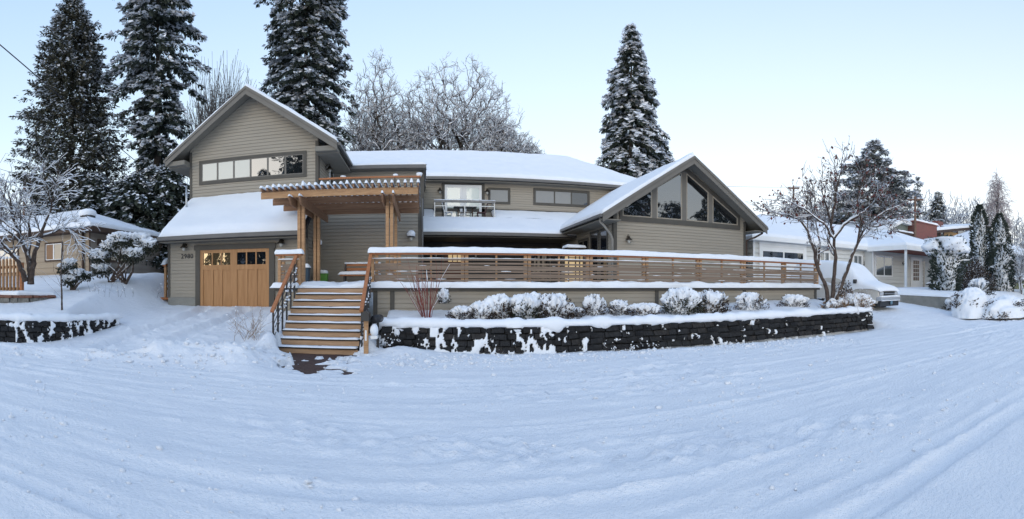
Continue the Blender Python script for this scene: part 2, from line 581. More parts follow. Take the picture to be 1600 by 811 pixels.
_bm = bmesh.new(); bmesh.ops.create_icosphere(_bm, subdivisions=2, radius=1.0)
ICO_V = np.array([v.co[:] for v in _bm.verts]); ICO_F = np.array([[v.index for v in f.verts] for f in _bm.faces]); _bm.free()
_bm = bmesh.new(); bmesh.ops.create_icosphere(_bm, subdivisions=1, radius=1.0)
ICO1_V = np.array([v.co[:] for v in _bm.verts]); ICO1_F = np.array([[v.index for v in f.verts] for f in _bm.faces]); _bm.free()


def lumps(C, R, seed, detail=1, amp=0.3):
    """merged deformed blobs: C (n,3) centres, R (n,3) radii"""
    rng = np.random.default_rng(seed)
    IV, IF = (ICO_V, ICO_F) if detail == 2 else (ICO1_V, ICO1_F)
    n = len(C)
    d = 1 + amp * (rng.random((n, len(IV))) - 0.5) * 2
    V = C[:, None, :] + IV[None] * R[:, None, :] * d[..., None]
    F = IF[None] + (np.arange(n) * len(IV))[:, None, None]
    return V.reshape(-1, 3), F.reshape(-1, 3)


def blob_snow(c, rx, ry, h, seed, cover=.5, out=1.06, inn=.55, na=80, ne=26, prof=None, fine=.06):
    """snow lying on a bush: a shell that stands proud of the leaves where it lies and dips inside them where it does not"""
    e = np.linspace(0, pi / 2, ne + 1)[:, None]; a = (np.arange(na) * 2 * pi / na)[None, :]
    x = np.cos(a) * np.cos(e); y = np.sin(a) * np.cos(e); z = np.sin(e) + 0 * a
    sx = x * 2.1 + seed * 3.7; sy = y * 2.1 + z * 1.7
    lobes = 1 + .14 * np.sin(a * 4 + seed) * np.cos(e) + .10 * fbm(sx * .8, sy * .8, seed + 1, 3)
    n = fbm(sx * 1.7, sy * 1.7 - z, seed + 2, 4) + .6 * vnoise(x * 9 + seed, y * 9 + z * 8, seed + 5)
    m = sst(n + (z - .55) * 1.2 + cover - .5, -.06, .10)
    k = lobes * (inn + (out - inn) * m + fine * vnoise(x * 11 + z * 6 + seed, y * 11 - z * 7, seed + 7) * m + fine * .8 * vnoise(x * 24 + z * 9, y * 24 + seed, seed + 8) * m)
    V = np.stack([c[0] + x * rx * k, c[1] + y * ry * k, c[2] + z ** .85 * h * k + .02 * m], -1).reshape(-1, 3)
    idx = np.arange((ne + 1) * na).reshape(ne + 1, na); nx = np.roll(idx, -1, 1)
    return V, np.stack([idx[:-1], nx[:-1], nx[1:], idx[1:]], -1).reshape(-1, 4)


def join(parts):
    b = 0; Vs = []; Fs = []
    for V, F in parts:
        Vs.append(V); Fs.append(F + b); b += len(V)
    return np.concatenate(Vs), np.concatenate(Fs)


def dup(root, loc, rz=0.0, sc=(1, 1, 1), label=None, group=None):
    r = root.copy(); COL.objects.link(r)
    r.location = loc; r.rotation_euler = (0, 0, rz); r.scale = sc
    if label: r['label'] = label
    if group: r['group'] = group
    for c in root.children:
        d = c.copy(); COL.objects.link(d); d.parent = r
        for g in c.children:
            e = g.copy(); COL.objects.link(e); e.parent = d
    return r


# ================================================================== GROUND
def curb(X):
    return np.interp(X, [-60, -25, -14, -6.9, -3.9, -1.5, 3, 14, 23, 60], [5.0, 5.8, 6.8, 8.0, 9.1, 9.9, 10.1, 9.5, 7.6, 4.0])


RW = [(-1.15, 12.3), (-0.94, 11.78), (3, 11.2), (5.3, 10.98), (8.1, 10.75), (14.1, 10.52), (14.25, 11.0)]   # black wall in front of the deck bed
LW = [(-15.5, 7.75), (-12.5, 8.2), (-10.4, 8.6), (-9.55, 9.1), (-9.1, 10.0), (-8.95, 11.2), (-8.9, 12.4)]   # black wall on the left yard


def ground_z(X, Y):
    Yc = curb(X)
    z = np.zeros_like(X)
    # driveway rising to the garage
    zd = 0.83 * np.clip((Y - 9.3) / (16.0 - 9.3), 0, 1) ** 1.1
    # left yard
    yl = np.interp(X, [p[0] for p in LW[:5]], [p[1] for p in LW[:5]])
    d = np.minimum(-9.05 - X, Y - yl)
    zy = np.minimum(0.62 + 0.17 * (Y - 9), 2.15)
    wdt = np.where(Y > 10.5, 0.3 + np.clip(Y - 10.5, 0, 4) * 0.45, 0.3)
    my = sst(d, 0.16, 0.16 + wdt)
    left = zd + (np.maximum(zy, zd) - zd) * my
    # bank between the driveway and the stairs
    bank = (0.25 + 0.95 * sst(Y, 10.9, 15.0)) * sst(X, -5.1, -4.1) * sst(Y, 10.1, 11.3)
    left = np.maximum(left, bank)
    inl = (X < -3.55)
    z = np.where(inl, left, z)
    # under and beside the stairs
    st = (X >= -3.55) & (X < -1.2)
    z = np.where(st, 0.0, z)
    edge = np.exp(-((X + 3.6) / 0.28) ** 2) * sst(Y, 10.0, 10.9) * (1 - sst(Y, 11.7, 12.9)) * 0.42
    edge2 = np.exp(-((X + 1.3) / 0.22) ** 2) * sst(Y, 11.05, 11.4) * 0.32
    z = np.maximum(z, np.where(Y < 13.3, np.maximum(edge, edge2), 0))
    # bed behind the black wall
    yw = np.interp(X, [p[0] for p in RW[:6]], [p[1] for p in RW[:6]])
    zb = 0.60 + 0.10 * sst(X, 4, 14) + (0.30 + 0.06 * sst(X, 4, 14)) * np.clip((Y - yw) / (13.3 - yw), 0, 1)
    mb_ = sst(Y - yw, 0.14, 0.30) * sst(X, -1.15, -0.9) * (1 - sst(X, 14.05, 14.3))
    z = np.where(X > -1.2, z + (zb - z) * mb_, z)
    # neighbour's driveway and lawn on the right
    zr = np.interp(Y, [9.2, 12.1, 15, 19, 25], [0.05, 0.5, 0.85, 1.15, 1.4])
    mr = sst(X, 14.15, 14.5)
    z = np.where(X > 14.15, z + (zr - z) * mr, z)
    dl = Y - Yc
    zl = 1.28 * sst(dl, 0.6, 3.2) + 0.22 * sst(dl, 3, 8)
    ml = sst(X, 21.52, 21.75) * sst(Y, 9.5, 10.5) + sst(X, 22.3, 24.3) * (1 - sst(Y, 9.5, 10.5))
    z = np.where(X > 21.5, z + (np.maximum(zl, zr * (Y > 10)) - z) * ml, z)
    far = np.clip((Y - 24) / 60, 0, 1)
    z = np.where(Y > 24, z + (2.6 - z) * sst(Y, 24, 60), z)
    z = np.where(Y > 70, z + far * 0.5, z)
    road = 1 - sst(Y - Yc, -0.6, 0.3)
    z = z * (1 - road)
    return z, road


def ground_detail(X, Y, z, road):
    Yc = curb(X)
    out = z.copy()
    n1 = fbm(X * 0.55, Y * 0.7, 3, 4)
    n2 = fbm(X * 2.3, Y * 2.8, 11, 4)
    n3 = fbm(X * 7.5, Y * 8.5, 23, 3)
    n4 = vnoise(X * 21, Y * 23, 31)
    st1 = fbm(X * 0.5, Y * 4.2 + 0.25 * np.sin(X * .5), 41, 4)
    st2 = fbm(X * 2.2, Y * 9.5, 47, 3)
    out += 0.085 + 0.018 * n1 + (1 - road) * (0.02 * n1 + 0.022 * n2)
    rough = np.clip(fbm(X * .28 + 5, Y * .6, 91, 3) * 1.8 + 0.12, 0, 1)      # where the surface is broken up
    crumb = np.clip(n3 - 0.06, 0, 1) * 1.3 + np.clip(vnoise(X * 15, Y * 18, 57) - .12, 0, 1) * .8
    out += road * (0.035 * st1 + 0.012 * st2 + 0.006 * n4 + rough * (0.075 * crumb + 0.02 * n2))
    # wheel tracks worn along the street: flat pressed bottoms, sharp crumbly shoulders
    tr = np.zeros_like(X)
    for k, (y0, sl_, wd, dp) in enumerate([(1.95, -0.01, .11, .045), (2.35, -0.03, .08, .03), (3.5, 0.03, .12, .03), (5.1, -0.012, .12, .03), (6.35, -0.015, .14, .045), (6.62, -0.012, .07, .02), (7.5, -0.02, .13, .04), (8.15, -0.018, .09, .03), (1.2, 0.02, .13, .05), (0.2, 0, .14, .05)]):
        yt = y0 + sl_ * X + 0.14 * np.sin(X * 0.16 + k * 1.7) + 0.03 * np.sin(X * 0.8 + k)
        yt = yt - np.clip(y0 / 8.0, 0, 1) * (0.035 * np.clip(-X - 3, 0, 30) * 2 + 0.02 * np.clip(X - 12, 0, 40) * 2) * (y0 > 5)
        q = np.abs(Y - yt)
        fade = np.clip(0.5 + 1.9 * vnoise(X * 0.3 + k * 7.7, Y * 0 + k * 3.1, 77 + k), 0, 1)
        inside = 1 - sst(q, wd * .8, wd * 1.15)
        tr = tr * (1 - inside * fade) - .65 * fade * dp * inside
        tr += .6 * fade * dp * (0.35 + 1.6 * np.clip(n3 + .5 * n2, 0, 1)) * np.exp(-((q - wd * 1.55) / (wd * .5)) ** 2)
    out += tr * road
    out += (1 - road) * (np.clip(n3, 0, 1) * 0.03 + 0.004 * n4)
    # trampled strip running down through the middle of the near road
    tram = np.exp(-((Y - (4.6 - 0.30 * X)) / 0.5) ** 2) * road * sst(X, -3.0, -1) * (1 - sst(X, 4, 6))
    out += tram * (0.10 * np.clip(n3, -.2, 1) + 0.05 * n2)
    # ploughed ridge along the kerb
    rid = np.exp(-((Y - Yc - 0.05) / 0.42) ** 2)
    out += rid * (0.10 + 0.10 * np.clip(n2 + 0.3, 0, 1) + 0.04 * np.clip(n3, 0, 1)) * (X > -9.6) * (X < 15) * (0.35 + 0.65 * (X < -2.5)) * (1 - 0.6 * sst(X, -0.5, 2))
    ywall = np.interp(X, [p[0] for p in RW[:6]], [p[1] for p in RW[:6]])
    out -= 0.07 * np.exp(-((Y - ywall) / 0.4) ** 2) * sst(X, 0.0, 1.5) * (1 - sst(X, 13.6, 14.6)) * (Y < ywall + .12)
    # shovelled heaps left of the path
    for (hx, hy, hr, hh) in [(-3.45, 8.75, .42, .2), (-4.0, 9.35, .55, .3), (-3.0, 8.1, .4, .08), (-4.8, 9.35, .6, .25), (-5.3, 9.0, .5, .18), (-3.3, 10.9, .35, .15), (-0.5, 11.1, .45, .16)]:
        r2 = ((X - hx) ** 2 + (Y - hy) ** 2) / hr ** 2
        out += hh * np.exp(-r2) * (0.85 + 0.35 * n2 + 0.2 * n3)
    # driveway ruts and footprints
    dv = sst(X, -9.0, -8.5) * (1 - sst(X, -4.9, -4.4)) * sst(Y, 9.0, 10.0) * (1 - sst(Y, 15.6, 16.2))
    for rx in (-7.55, -6.0):
        out += dv * (-0.13 * np.exp(-((X - rx - 0.12 * np.sin(Y)) / 0.24) ** 4) + 0.05 * np.exp(-((np.abs(X - rx - 0.12 * np.sin(Y)) - .36) / .12) ** 2) * (1 + n2))
    out += dv * 0.015 * n2 + dv * 0.01 * n3
    out += 0.10 * np.exp(-((X + 4.75) / 0.3) ** 2) * sst(Y, 12.5, 14) * (1 - sst(Y, 15.9, 16.2))
    # path shovelled to the paving in front of the stairs
    a = Y - 9.0
    cx = -2.5 + 0.22 * (10.9 - Y)
    hw = np.clip(0.2 + 0.36 * (Y - 8.4), 0, 1.05)
    m = sst(hw - np.abs(X - cx) + 1.2 * n2 + 0.5 * n3 + .12, 0.0, 0.18) * sst(Y, 8.1, 8.5) * (1 - sst(Y, 11.1, 11.25))
    streak = 0.22 * np.clip(fbm(X * 1.6 + Y * .9, Y * 4.5 - X * 1.2, 201, 3) - 0.0, 0, 1) * (1 - sst(Y, 10.4, 10.9))
    out = out * (1 - m) + m * (-0.03 + streak)
    # bare slots along the kerb
    s = np.exp(-((Y - (8.04 + 0.277 * (X + 6.9)) - 0.05) / 0.07) ** 2) * sst(X, -7.0, -6.7) * (1 - sst(X, -5.7, -5.3)) * np.clip(n2 * 3 + 0.6, 0, 1)
    s = s + np.exp(-((Y - 9.27) / 0.08) ** 2) * np.exp(-((X + 3.95) / 0.28) ** 2) * 1.2
    s = np.clip(s * 1.5, 0, 1)
    out = out * (1 - s) + s * (-0.02)
    # under the deck and the stairs nothing pokes through
    stz = (X > -3.42) & (X < -1.5) & (Y > 11.18) & (Y < 13.3)
    out = np.where(stz, np.minimum(out, -0.05 + 0 * out), out)
    return out


def axis(segs):
    c = []
    for a, b, st in segs:
        c.append(np.arange(a, b, st))
    return np.unique(np.concatenate(c + [[segs[-1][1]]]))


gx = axis([(-400, -60, 20), (-60, -25, 1.2), (-25, -13, 0.25), (-13, -9.8, 0.08), (-9.8, 1.0, 0.06), (1.0, 8, 0.08), (8, 22.5, 0.12), (22.5, 32, 0.2), (32, 60, 1.2), (60, 400, 20)])
gy = axis([(-300, -20, 15), (-20, 0, 0.6), (0, 1.8, 0.15), (1.8, 6.5, 0.04), (6.5, 12.6, 0.048), (12.6, 17, 0.09), (17, 26, 0.25), (26, 60, 1.5), (60, 500, 20)])
GX, GY = np.meshgrid(gx, gy)
GZ, ROADM = ground_z(GX, GY)
GZ = ground_detail(GX, GY, GZ, ROADM)
_i = np.arange(GX.size).reshape(GX.shape)
_F = np.stack([_i[:-1, :-1], _i[:-1, 1:], _i[1:, 1:], _i[1:, :-1]], -1).reshape(-1, 4)


def gz(x, y):
    i = int(np.clip(np.searchsorted(gx, x), 1, len(gx) - 1)); j = int(np.clip(np.searchsorted(gy, y), 1, len(gy) - 1))
    return float(GZ[j, i])


GSNOW = mat('ground_snow', (0.79, 0.815, 0.86), (0.84, 0.86, 0.895), 0.9, 0.7, 0.0, spec=0.25)
_t = GSNOW.node_tree; _b = _t.nodes['Principled BSDF']
_tc = _t.nodes.new('ShaderNodeTexCoord')
_h = None
for sc_, am in ((7, 0.5), (26, 0.5), (90, 0.3)):
    _n = _t.nodes.new('ShaderNodeTexNoise'); _n.inputs['Scale'].default_value = sc_; _n.inputs['Detail'].default_value = 4
    _t.links.new(_tc.outputs['Object'], _n.inputs['Vector'])
    _m = _t.nodes.new('ShaderNodeMath'); _m.operation = 'MULTIPLY_ADD'; _m.inputs[1].default_value = am
    _t.links.new(_n.outputs['Fac'], _m.inputs[0])
    if _h: _t.links.new(_h.outputs[0], _m.inputs[2])
    else: _m.inputs[2].default_value = 0
    _h = _m
_bp = _t.nodes.new('ShaderNodeBump'); _bp.inputs['Strength'].default_value = 0.8; _bp.inputs['Distance'].default_value = 0.055
_t.links.new(_h.outputs[0], _bp.inputs['Height']); _t.links.new(_bp.outputs[0], _b.inputs['Normal'])
tag(np_mesh('snow_ground', np.stack([GX, GY, GZ], -1).reshape(-1, 3), _F, GSNOW, None, True), kind='structure')
# crumbs and clods thrown about by tyres and shovels
_r = np.random.default_rng(17)
_C = []; _R = []
for _k in range(5200):
    x = _r.uniform(-8.5, 11); y = _r.uniform(2.3, 10.6) if _k % 3 else float(curb(np.array(x))) + _r.normal(-.1, .5)
    if fbm(np.array(x * .7), np.array(y * 1.6), 61, 3) + .25 * (_k % 3 == 0) < 0.06 or y < 2.2: continue
    rr_ = _r.uniform(.006, .02) * (1 + 1.3 * (_r.random() < .08)) * (1.5 if _k % 3 == 0 else 1)
    _C.append((x, y, gz(x, y) + rr_ * .2)); _R.append((rr_ * _r.uniform(.8, 1.5), rr_, rr_ * _r.uniform(.5, .9)))
V, F = lumps(np.array(_C), np.array(_R), 18, 1, .3)
tag(np_mesh('snow_crumbs', V, F, GSNOW, None, True), 'loose crumbs and clods of snow scattered over the street', 'snow', kind='stuff')
ASPH = mat('asphalt', (0.04, 0.04, 0.042), (0.06, 0.06, 0.06), 20, 0.9, 0.4, 80)
tag(MB().add([(-400, -300, 0.0), (400, -300, 0.0), (400, 12.5, 0.0), (-400, 12.5, 0.0)], [(0, 1, 2, 3)]).build('road', ASPH), kind='structure')
# brown brick paving shovelled clear at the foot of the stairs: every brick its own piece
PAVER = mat('brown_paver', (0.05, 0.027, 0.024), (0.085, 0.048, 0.04), 5, 0.6, 0.3, 40)
path = MB().box(-4.2, -0.7, 7.9, 11.25, -0.1, 0.006).build('path', DARKW)
tag(path, kind='structure')
pb = MB().box(-0.1, 0.1, -0.05, 0.05, 0, 0.022).build('brick', PAVER, path)
pme = pb.data
bpy.data.objects.remove(pb)
random.seed(5)
for j in range(30):
    for i in range(17):
        x = -4.1 + i * 0.206 + (0.103 if j % 2 else 0); y = 8.05 + j * 0.106
        if abs(x + 2.5 - 0.22 * (10.9 - y)) < min(.6 + .36 * (y - 8.4), 1.3):
            o = link('brick', pme, path, (x - path.location.x, y - path.location.y, 0.006 + random.uniform(-.003, .003) - path.location.z))

# ================================================================== BLACK STONE RETAINING WALLS
def stone_meshes(m1, m2, L, H, D, n, seed):
    rng = np.random.default_rng(seed)
    r = []
    for k in range(n):
        bm = bmesh.new()
        bmesh.ops.create_cube(bm, size=1)
        for v in bm.verts:
            v.co = (v.co.x * L, v.co.y * D, v.co.z * H)
        bmesh.ops.bevel(bm, geom=list(bm.edges), offset=0.018, segments=1, affect='EDGES')
        for v in bm.verts:
            q = rng.normal(0, 1, 3)
            v.co.x += q[0] * 0.010; v.co.z += q[2] * 0.008
            if v.co.y < 0: v.co.y += q[1] * 0.026
        me = bpy.data.meshes.new('stone'); bm.to_mesh(me); bm.free()
        me.materials.append(m2 if k % 4 == 3 else m1)
        r.append(me)
    return r


def walk(poly, step):
    pts = [np.array(p, float) for p in poly]
    seg = [np.linalg.norm(b - a) for a, b in zip(pts[:-1], pts[1:])]
    tot = sum(seg)

    def at(s):
        s = min(max(s, 0), tot - 1e-6)
        for a, b, l in zip(pts[:-1], pts[1:], seg):
            if s <= l:
                d = (b - a) / l
                return a + d * s, d
            s -= l
    return tot, at


def stone_wall(name, label, poly, top, zbase, rows, mlen, seed, m1, m2, hrow=0.155, patches=60, patch_bias=None, capt=0.16, lipk=lambda f: 1.0):
    rng = random.Random(seed)
    tot, at = walk(poly, 0.1)
    p0, _ = at(tot / 2)
    t = thing(name, label, 'retaining wall', (float(p0[0]), float(p0[1]), 0))
    mes = stone_meshes(m1, m2, 1.0, hrow - 0.012, 0.26, 6, seed)
    for r in range(rows):
        s = rng.uniform(-0.2, 0)
        while s < tot:
            l = rng.uniform(0.6, 1.5) * mlen
            p, d = at(s + l / 2)
            if s + l / 2 < tot:
                zt = top(s + l / 2)
                zc = zt - (r + 0.5) * hrow
                nrm = np.array([-d[1], d[0]])
                q = p + nrm * (0.13 + rng.uniform(-0.014, 0.014))
                o = link('stone', mes[rng.randrange(6)], t, (q[0] - t.location.x, q[1] - t.location.y, zc + rng.uniform(-.006, .006)))
                o.rotation_euler = (rng.uniform(-.04, .04), rng.uniform(-.02, .02), atan2(d[1], d[0]) + rng.uniform(-.04, .04))
                o.scale = ((l - 0.012), 1, 1)
            s += l
    core = MB()
    for i in range(int(tot / .3)):
        p, d = at(i * tot / int(tot / .3)); q, d2 = at((i + 1) * tot / int(tot / .3) - 1e-3)
        n1_ = np.array([-d[1], d[0]]) * .16; n2_ = np.array([-d2[1], d2[0]]) * .16
        za, zb_ = top(i * tot / int(tot / .3)) - .03, top((i + 1) * tot / int(tot / .3)) - .03
        core.add([(p[0] + n1_[0], p[1] + n1_[1], -.1), (q[0] + n2_[0], q[1] + n2_[1], -.1), (q[0] + n2_[0], q[1] + n2_[1], zb_), (p[0] + n1_[0], p[1] + n1_[1], za)], [(0, 1, 2, 3)])
    core.build('wall_core', m1, t)
    # snow cushion lying along the top with a ragged lip
    ns = int(tot / 0.05)
    prof = [(0.30, -0.05), (0.24, capt * 0.85), (0.13, capt * 1.0), (0.02, capt * 0.92), (-0.05, capt * 0.62), (-0.085, capt * 0.2), (-0.06, -0.03), (0.02, -0.05)]
    V = []
    for i in range(ns + 1):
        s = tot * i / ns
        p, d = at(s); nrm = np.array([-d[1], d[0]])
        fx = float(fbm(np.array(s * 1.7), np.array(seed * 3.1), seed, 4)); f2 = float(fbm(np.array(s * 5.0), np.array(seed * 1.3), seed + 4, 3))
        tp = 1 if 0.2 < s < tot - 0.2 else max(0.05, min(s, tot - s) / 0.2)
        for (o_, z_) in prof:
            lip = max(0, f2) * 0.22 + max(0, fx) * 0.12 if z_ < 0 and o_ < 0.1 else 0
            q = p + nrm * (o_ + 0.05 * fx * (o_ < 0.1))
            V.append((q[0], q[1], top(s) + 0.045 + z_ * tp * (1 + 0.5 * fx + 0.3 * f2) - lip * lipk(s / tot)))
    k = len(prof)
    idx = np.arange(len(V)).reshape(-1, k)
    F = np.stack([idx[:-1, :-1], idx[1:, :-1], idx[1:, 1:], idx[:-1, 1:]], -1).reshape(-1, 4)
    np_mesh('snow', V, F, SNOW, None, True, t)
    # snow blown against the face: a sheet that stands proud where it clings and dips behind the stones elsewhere
    nz = 24; S1 = np.linspace(0.02, tot - 0.02, int(tot / .028)); U = np.linspace(0, 1, nz)
    SS, UU = np.meshgrid(S1, U)
    pd = np.array([np.concatenate(at(s)) for s in S1])
    tops = np.array([top(s) for s in S1])[None, :] + .03
    Z = zbase - .06 + (tops - zbase + .06) * UU
    n_ = fbm(SS * 7.5, Z * 3.6, seed + 40, 4) + .55 * fbm(SS * 15, Z * 9, seed + 44, 3)
    dr = vnoise(SS * 3.1, SS * 0, seed + 50) + .5 * vnoise(SS * 8, SS * 0, seed + 51)
    cov = np.array([patch_bias(s / tot) for s in S1])[None, :]
    m_ = sst(n_ + cov + .75 * np.clip(.22 + .25 * dr * 2 - UU, 0, 1) * (.4 + 2.2 * (cov > -.1)) + .5 * np.clip(UU - .8 + .25 * dr, 0, 1), .16, .24)
    off = -.24 + (.272 + .04 * n_) * m_
    Nx, Ny = -pd[:, 3][None, :], pd[:, 2][None, :]
    V = np.stack([pd[:, 0][None, :] - Nx * off, pd[:, 1][None, :] - Ny * off, Z], -1).reshape(-1, 3)
    idx = np.arange(V.shape[0]).reshape(SS.shape)
    np_mesh('snow_drift', V, np.stack([idx[:-1, :-1], idx[:-1, 1:], idx[1:, 1:], idx[1:, :-1]], -1).reshape(-1, 4), SNOW, None, True, t)
    return t


_rt, _ = walk(RW, .1)
stone_wall('retaining_wall', 'long low black stone wall with snow cushion in front of the deck bed', RW,
           lambda s: 0.645 + 0.07 * min(1, max(0, (s - 4) / 11)), 0.05, 4, 0.31, 3, STONE, STONEB, lipk=lambda f: 1.0 if f < .4 else .25, patch_bias=lambda f: -.03 if f < .3 else (-.03 - (f - .3) * 1.8 if f < .43 else -.27))
_lt, _ = walk(LW, .1)
stone_wall('retaining_wall', 'short curved dark stone wall holding the snowy yard left of the driveway', LW,
           lambda s: 0.68 - 0.02 * max(0, s - _lt * 0.62), 0.1, 4, 0.27, 8, STONE, STONEB, patch_bias=lambda f: -.05)
# grey concrete wall along the neighbour's driveway
t = thing('retaining_wall', 'plain grey concrete wall beside the driveway of the white house', 'retaining wall', (21.5, 13.5, 0.5))
MB().hexa([(21.4, 11.2, 0.1), (21.6, 11.2, 0.1), (21.6, 16.5, 0.6), (21.4, 16.5, 0.6), (21.4, 11.2, 1.1), (21.6, 11.2, 1.1), (21.6, 16.5, 1.28), (21.4, 16.5, 1.28)]).build('wall', CONC, t, bevel=0.015)
snow_sheet([(21.36, 11.1, 1.1), (21.36, 16.5, 1.28), (21.9, 16.5, 1.3), (21.9, 11.1, 1.12)], 0.16, t)
# stone planter with brick coping, far left
t = thing('planter', 'low grey stone planter with red brick coping at the left edge', 'planter', (-12.5, 11.0, 1.0))
_pl = [(-16.6, 11.0), (-12.5, 11.0), (-11.9, 11.3), (-11.6, 12.0)]
tot_, at_ = walk(_pl, .1)
ms = stone_meshes(GREYST, GREYST, 1.0, 0.17, 0.22, 4, 31)
mbk = stone_meshes(mat('coping_brick', (0.17, 0.075, 0.05), (0.26, 0.13, 0.09), 5, 0.8, 0.4, 30), GREYST, 1.0, 0.085, 0.26, 3, 32)[:3]
rr_ = random.Random(4)
for r in range(3):
    s = -0.1 * r
    while s < tot_:
        l = rr_.uniform(.25, .5); p, d = at_(max(0, s + l / 2))
        o = link('stone', ms[rr_.randrange(4)], t, (p[0] - t.location.x, p[1] - t.location.y, 1.15 - r * .18 - t.location.z)); o.scale = (l - .012, 1, 1); o.rotation_euler = (0, 0, atan2(d[1], d[0])); s += l
s = 0
while s < tot_:
    p, d = at_(s + .11)
    o = link('brick', mbk[rr_.randrange(3)], t, (p[0] - t.location.x, p[1] - t.location.y, 1.285 - t.location.z)); o.scale = (.21, 1, 1); o.rotation_euler = (0, 0, atan2(d[1], d[0])); s += .22
snow_sheet([(-16.6, 11.05, 1.33), (-12.3, 11.05, 1.33), (-11.7, 12.3, 1.33), (-16.6, 13.3, 1.4)], 0.13, t)

# ================================================================== THE HOUSE
H = thing('house', 'large taupe clapboard house with two snowy gables and a long hipped upper roof', 'house', (2.0, 18.0, 1.0))
X0, X1 = -9.38, -3.95          # garage block
fg = Face((0, 16.2), (1, 0))   # garage front
fu = Face((0, 18.0), (1, 0))   # upper gable wall
fs = Face((X1, 0), (0, 1))     # right side of the garage block
fl = Face((X0, 40.0), (0, -1)) # left side of the garage block
# --- garage front
siding(fg, [(X0, 1.22), (X1, 1.22), (X1, 3.6), (X0, 3.6)], H)
each(MB().box(X0 - 0.02, -8.2, 16.16, 16.6, 0.3, 1.22).box(-5.1, X1 + 0.02, 16.16, 16.6, 0.3, 1.22), 'foundation', CONC, H)
siding(fl, [(40 - 18, 1.2), (40 - 16.2, 1.2), (40 - 16.2, 3.6), (40 - 18, 5.1)], H)
siding(fl, [(14, 1.2), (22, 1.2), (22, 7.2), (14, 7.2)], H)
siding(fs, [(16.2, 1.2), (18.0, 1.2), (18.0, 5.1), (16.2, 3.65)], H)
trimbar(fg, X0 - 0.03, X0 + 0.07, 1.2, 3.6, H)
trimbar(Face((X0, 40), (0, -1)), 40 - 16.2 - 0.1, 40 - 16.2 + 0.035, 1.2, 3.6, H)
trimbar(fg, X1 - 0.1, X1 + 0.036, 1.6, 3.6, H)
MB().fbox(fg, X0, X1, 3.36, 3.6, 0, 0.05).build('frieze', FASCIA, H)
# garage door: frame, two leaves of three panels with a row of three panes above each
gd0, gd1, gb, gt = -8.0, -5.3, 0.78, 2.98
gdoor = MB().fbox(fg, gd0 - 0.19, gd0, gb, gt + 0.12, 0, 0.1).fbox(fg, gd1, gd1 + 0.19, gb, gt + 0.12, 0, 0.1).fbox(fg, gd0 - 0.24, gd1 + 0.24, gt, gt + 0.19, 0, 0.115).build('garage_door', TRIM, H)
mb = MB()
rail = lambda a0, a1, z0, z1, o=0.078: mb.fbox(fg, a0, a1, z0, z1, 0.0, o)
gw = gd1 - gd0; gm = (gd0 + gd1) / 2
rail(gd0, gd1, gt - 0.12, gt); rail(gd0, gd1, gt - 0.74, gt - 0.56); rail(gd0, gd1, gb, gb + 0.14)
for a in (gd0, gm - 0.13, gm, gd1 - 0.13):
    rail(a, a + 0.13, gb + 0.14, gt - 0.74); rail(a, a + 0.13, gt - 0.56, gt - 0.12)
for l0 in (gd0 + 0.13, gm + 0.13):
    lw = gw / 2 - 0.26
    for k in (1, 2):
        a = l0 + lw * k / 3
        rail(a - 0.045, a + 0.045, gb + 0.14, gt - 0.74, 0.075); rail(a - 0.022, a + 0.022, gt - 0.56, gt - 0.12, 0.075)
mb.build('door_frame', DOORW, gdoor)
for li, l0 in enumerate((gd0 + 0.13, gm + 0.13)):
    lw = gw / 2 - 0.26
    for k in range(3):
        a0 = l0 + lw * k / 3; a1 = l0 + lw * (k + 1) / 3
        MB().fbox(fg, a0, a1, gb + 0.14, gt - 0.74, 0.0, 0.05).build('panel', DOORW, gdoor)
        MB().fbox(fg, a0, a1, gt - 0.56, gt - 0.12, 0.0, 0.045).build('pane', GOLDP if li == 0 else PANEDARK, gdoor)


def wall_lamp(fc, a, z, parent, snow=False, name='wall_lamp'):
    c = Vector(fc.p(a, z, 0.0)); n = Vector((fc.n[0], fc.n[1], 0))
    l = MB().tube([c, c + n * 0.03], 0.06, 10).tube([c + n * 0.03 + Vector((0, 0, .02)), c + n * 0.12 + Vector((0, 0, .12)), c + n * 0.2 + Vector((0, 0, .1)), c + n * 0.2 + Vector((0, 0, .03))], 0.014, 6).build(name, BRONZE, parent, True)
    b = c + n * 0.2
    MB().tube([b + Vector((0, 0, z_)) for z_ in (0.06, 0.03, -0.02, -0.09, -0.1)], [0.03, 0.05, 0.07, 0.145, 0.15], 14).build('shade', BRONZE, l, True)
    MB().tube([b + Vector((0, 0, z_)) for z_ in (-0.08, -0.14, -0.19, -0.22)], [0.055, 0.06, 0.05, 0.02], 10).build('globe', MATS['frosted'], l, True)
    if snow:
        V, F = lumps(np.array([[b.x, b.y, b.z + 0.02]]), np.array([[0.17, 0.17, 0.14]]), 3, 2, 0.08)
        V[:, 2] = np.maximum(V[:, 2], b.z - 0.07)
        np_mesh('snow', V, F, SNOW, None, True, l)
    return l


mat('frosted', (0.45, 0.45, 0.42), rough=0.3)
wall_lamp(fg, -8.63, 3.19, H); wall_lamp(fg, -4.83, 3.22, H)
wall_lamp(fs, 17.0, 3.2, H, True)


def number(txt, loc, size, rot, m, parent=None, label=None):
    cu = bpy.data.curves.new('house_number', 'FONT'); cu.body = txt; cu.size = size; cu.extrude = 0.008; cu.align_x = 'CENTER'; cu.space_character = 1.12
    cu.offset = 0.003
    o = bpy.data.objects.new('tmp', cu); COL.objects.link(o)
    dg = bpy.context.evaluated_depsgraph_get()
    me = bpy.data.meshes.new_from_object(o.evaluated_get(dg)); bpy.data.objects.remove(o)
    me.materials.clear(); me.materials.append(m)
    n = link('house_number', me, parent, Vector(loc) - (W(parent) if parent else Vector()))
    n.rotation_euler = rot
    return n


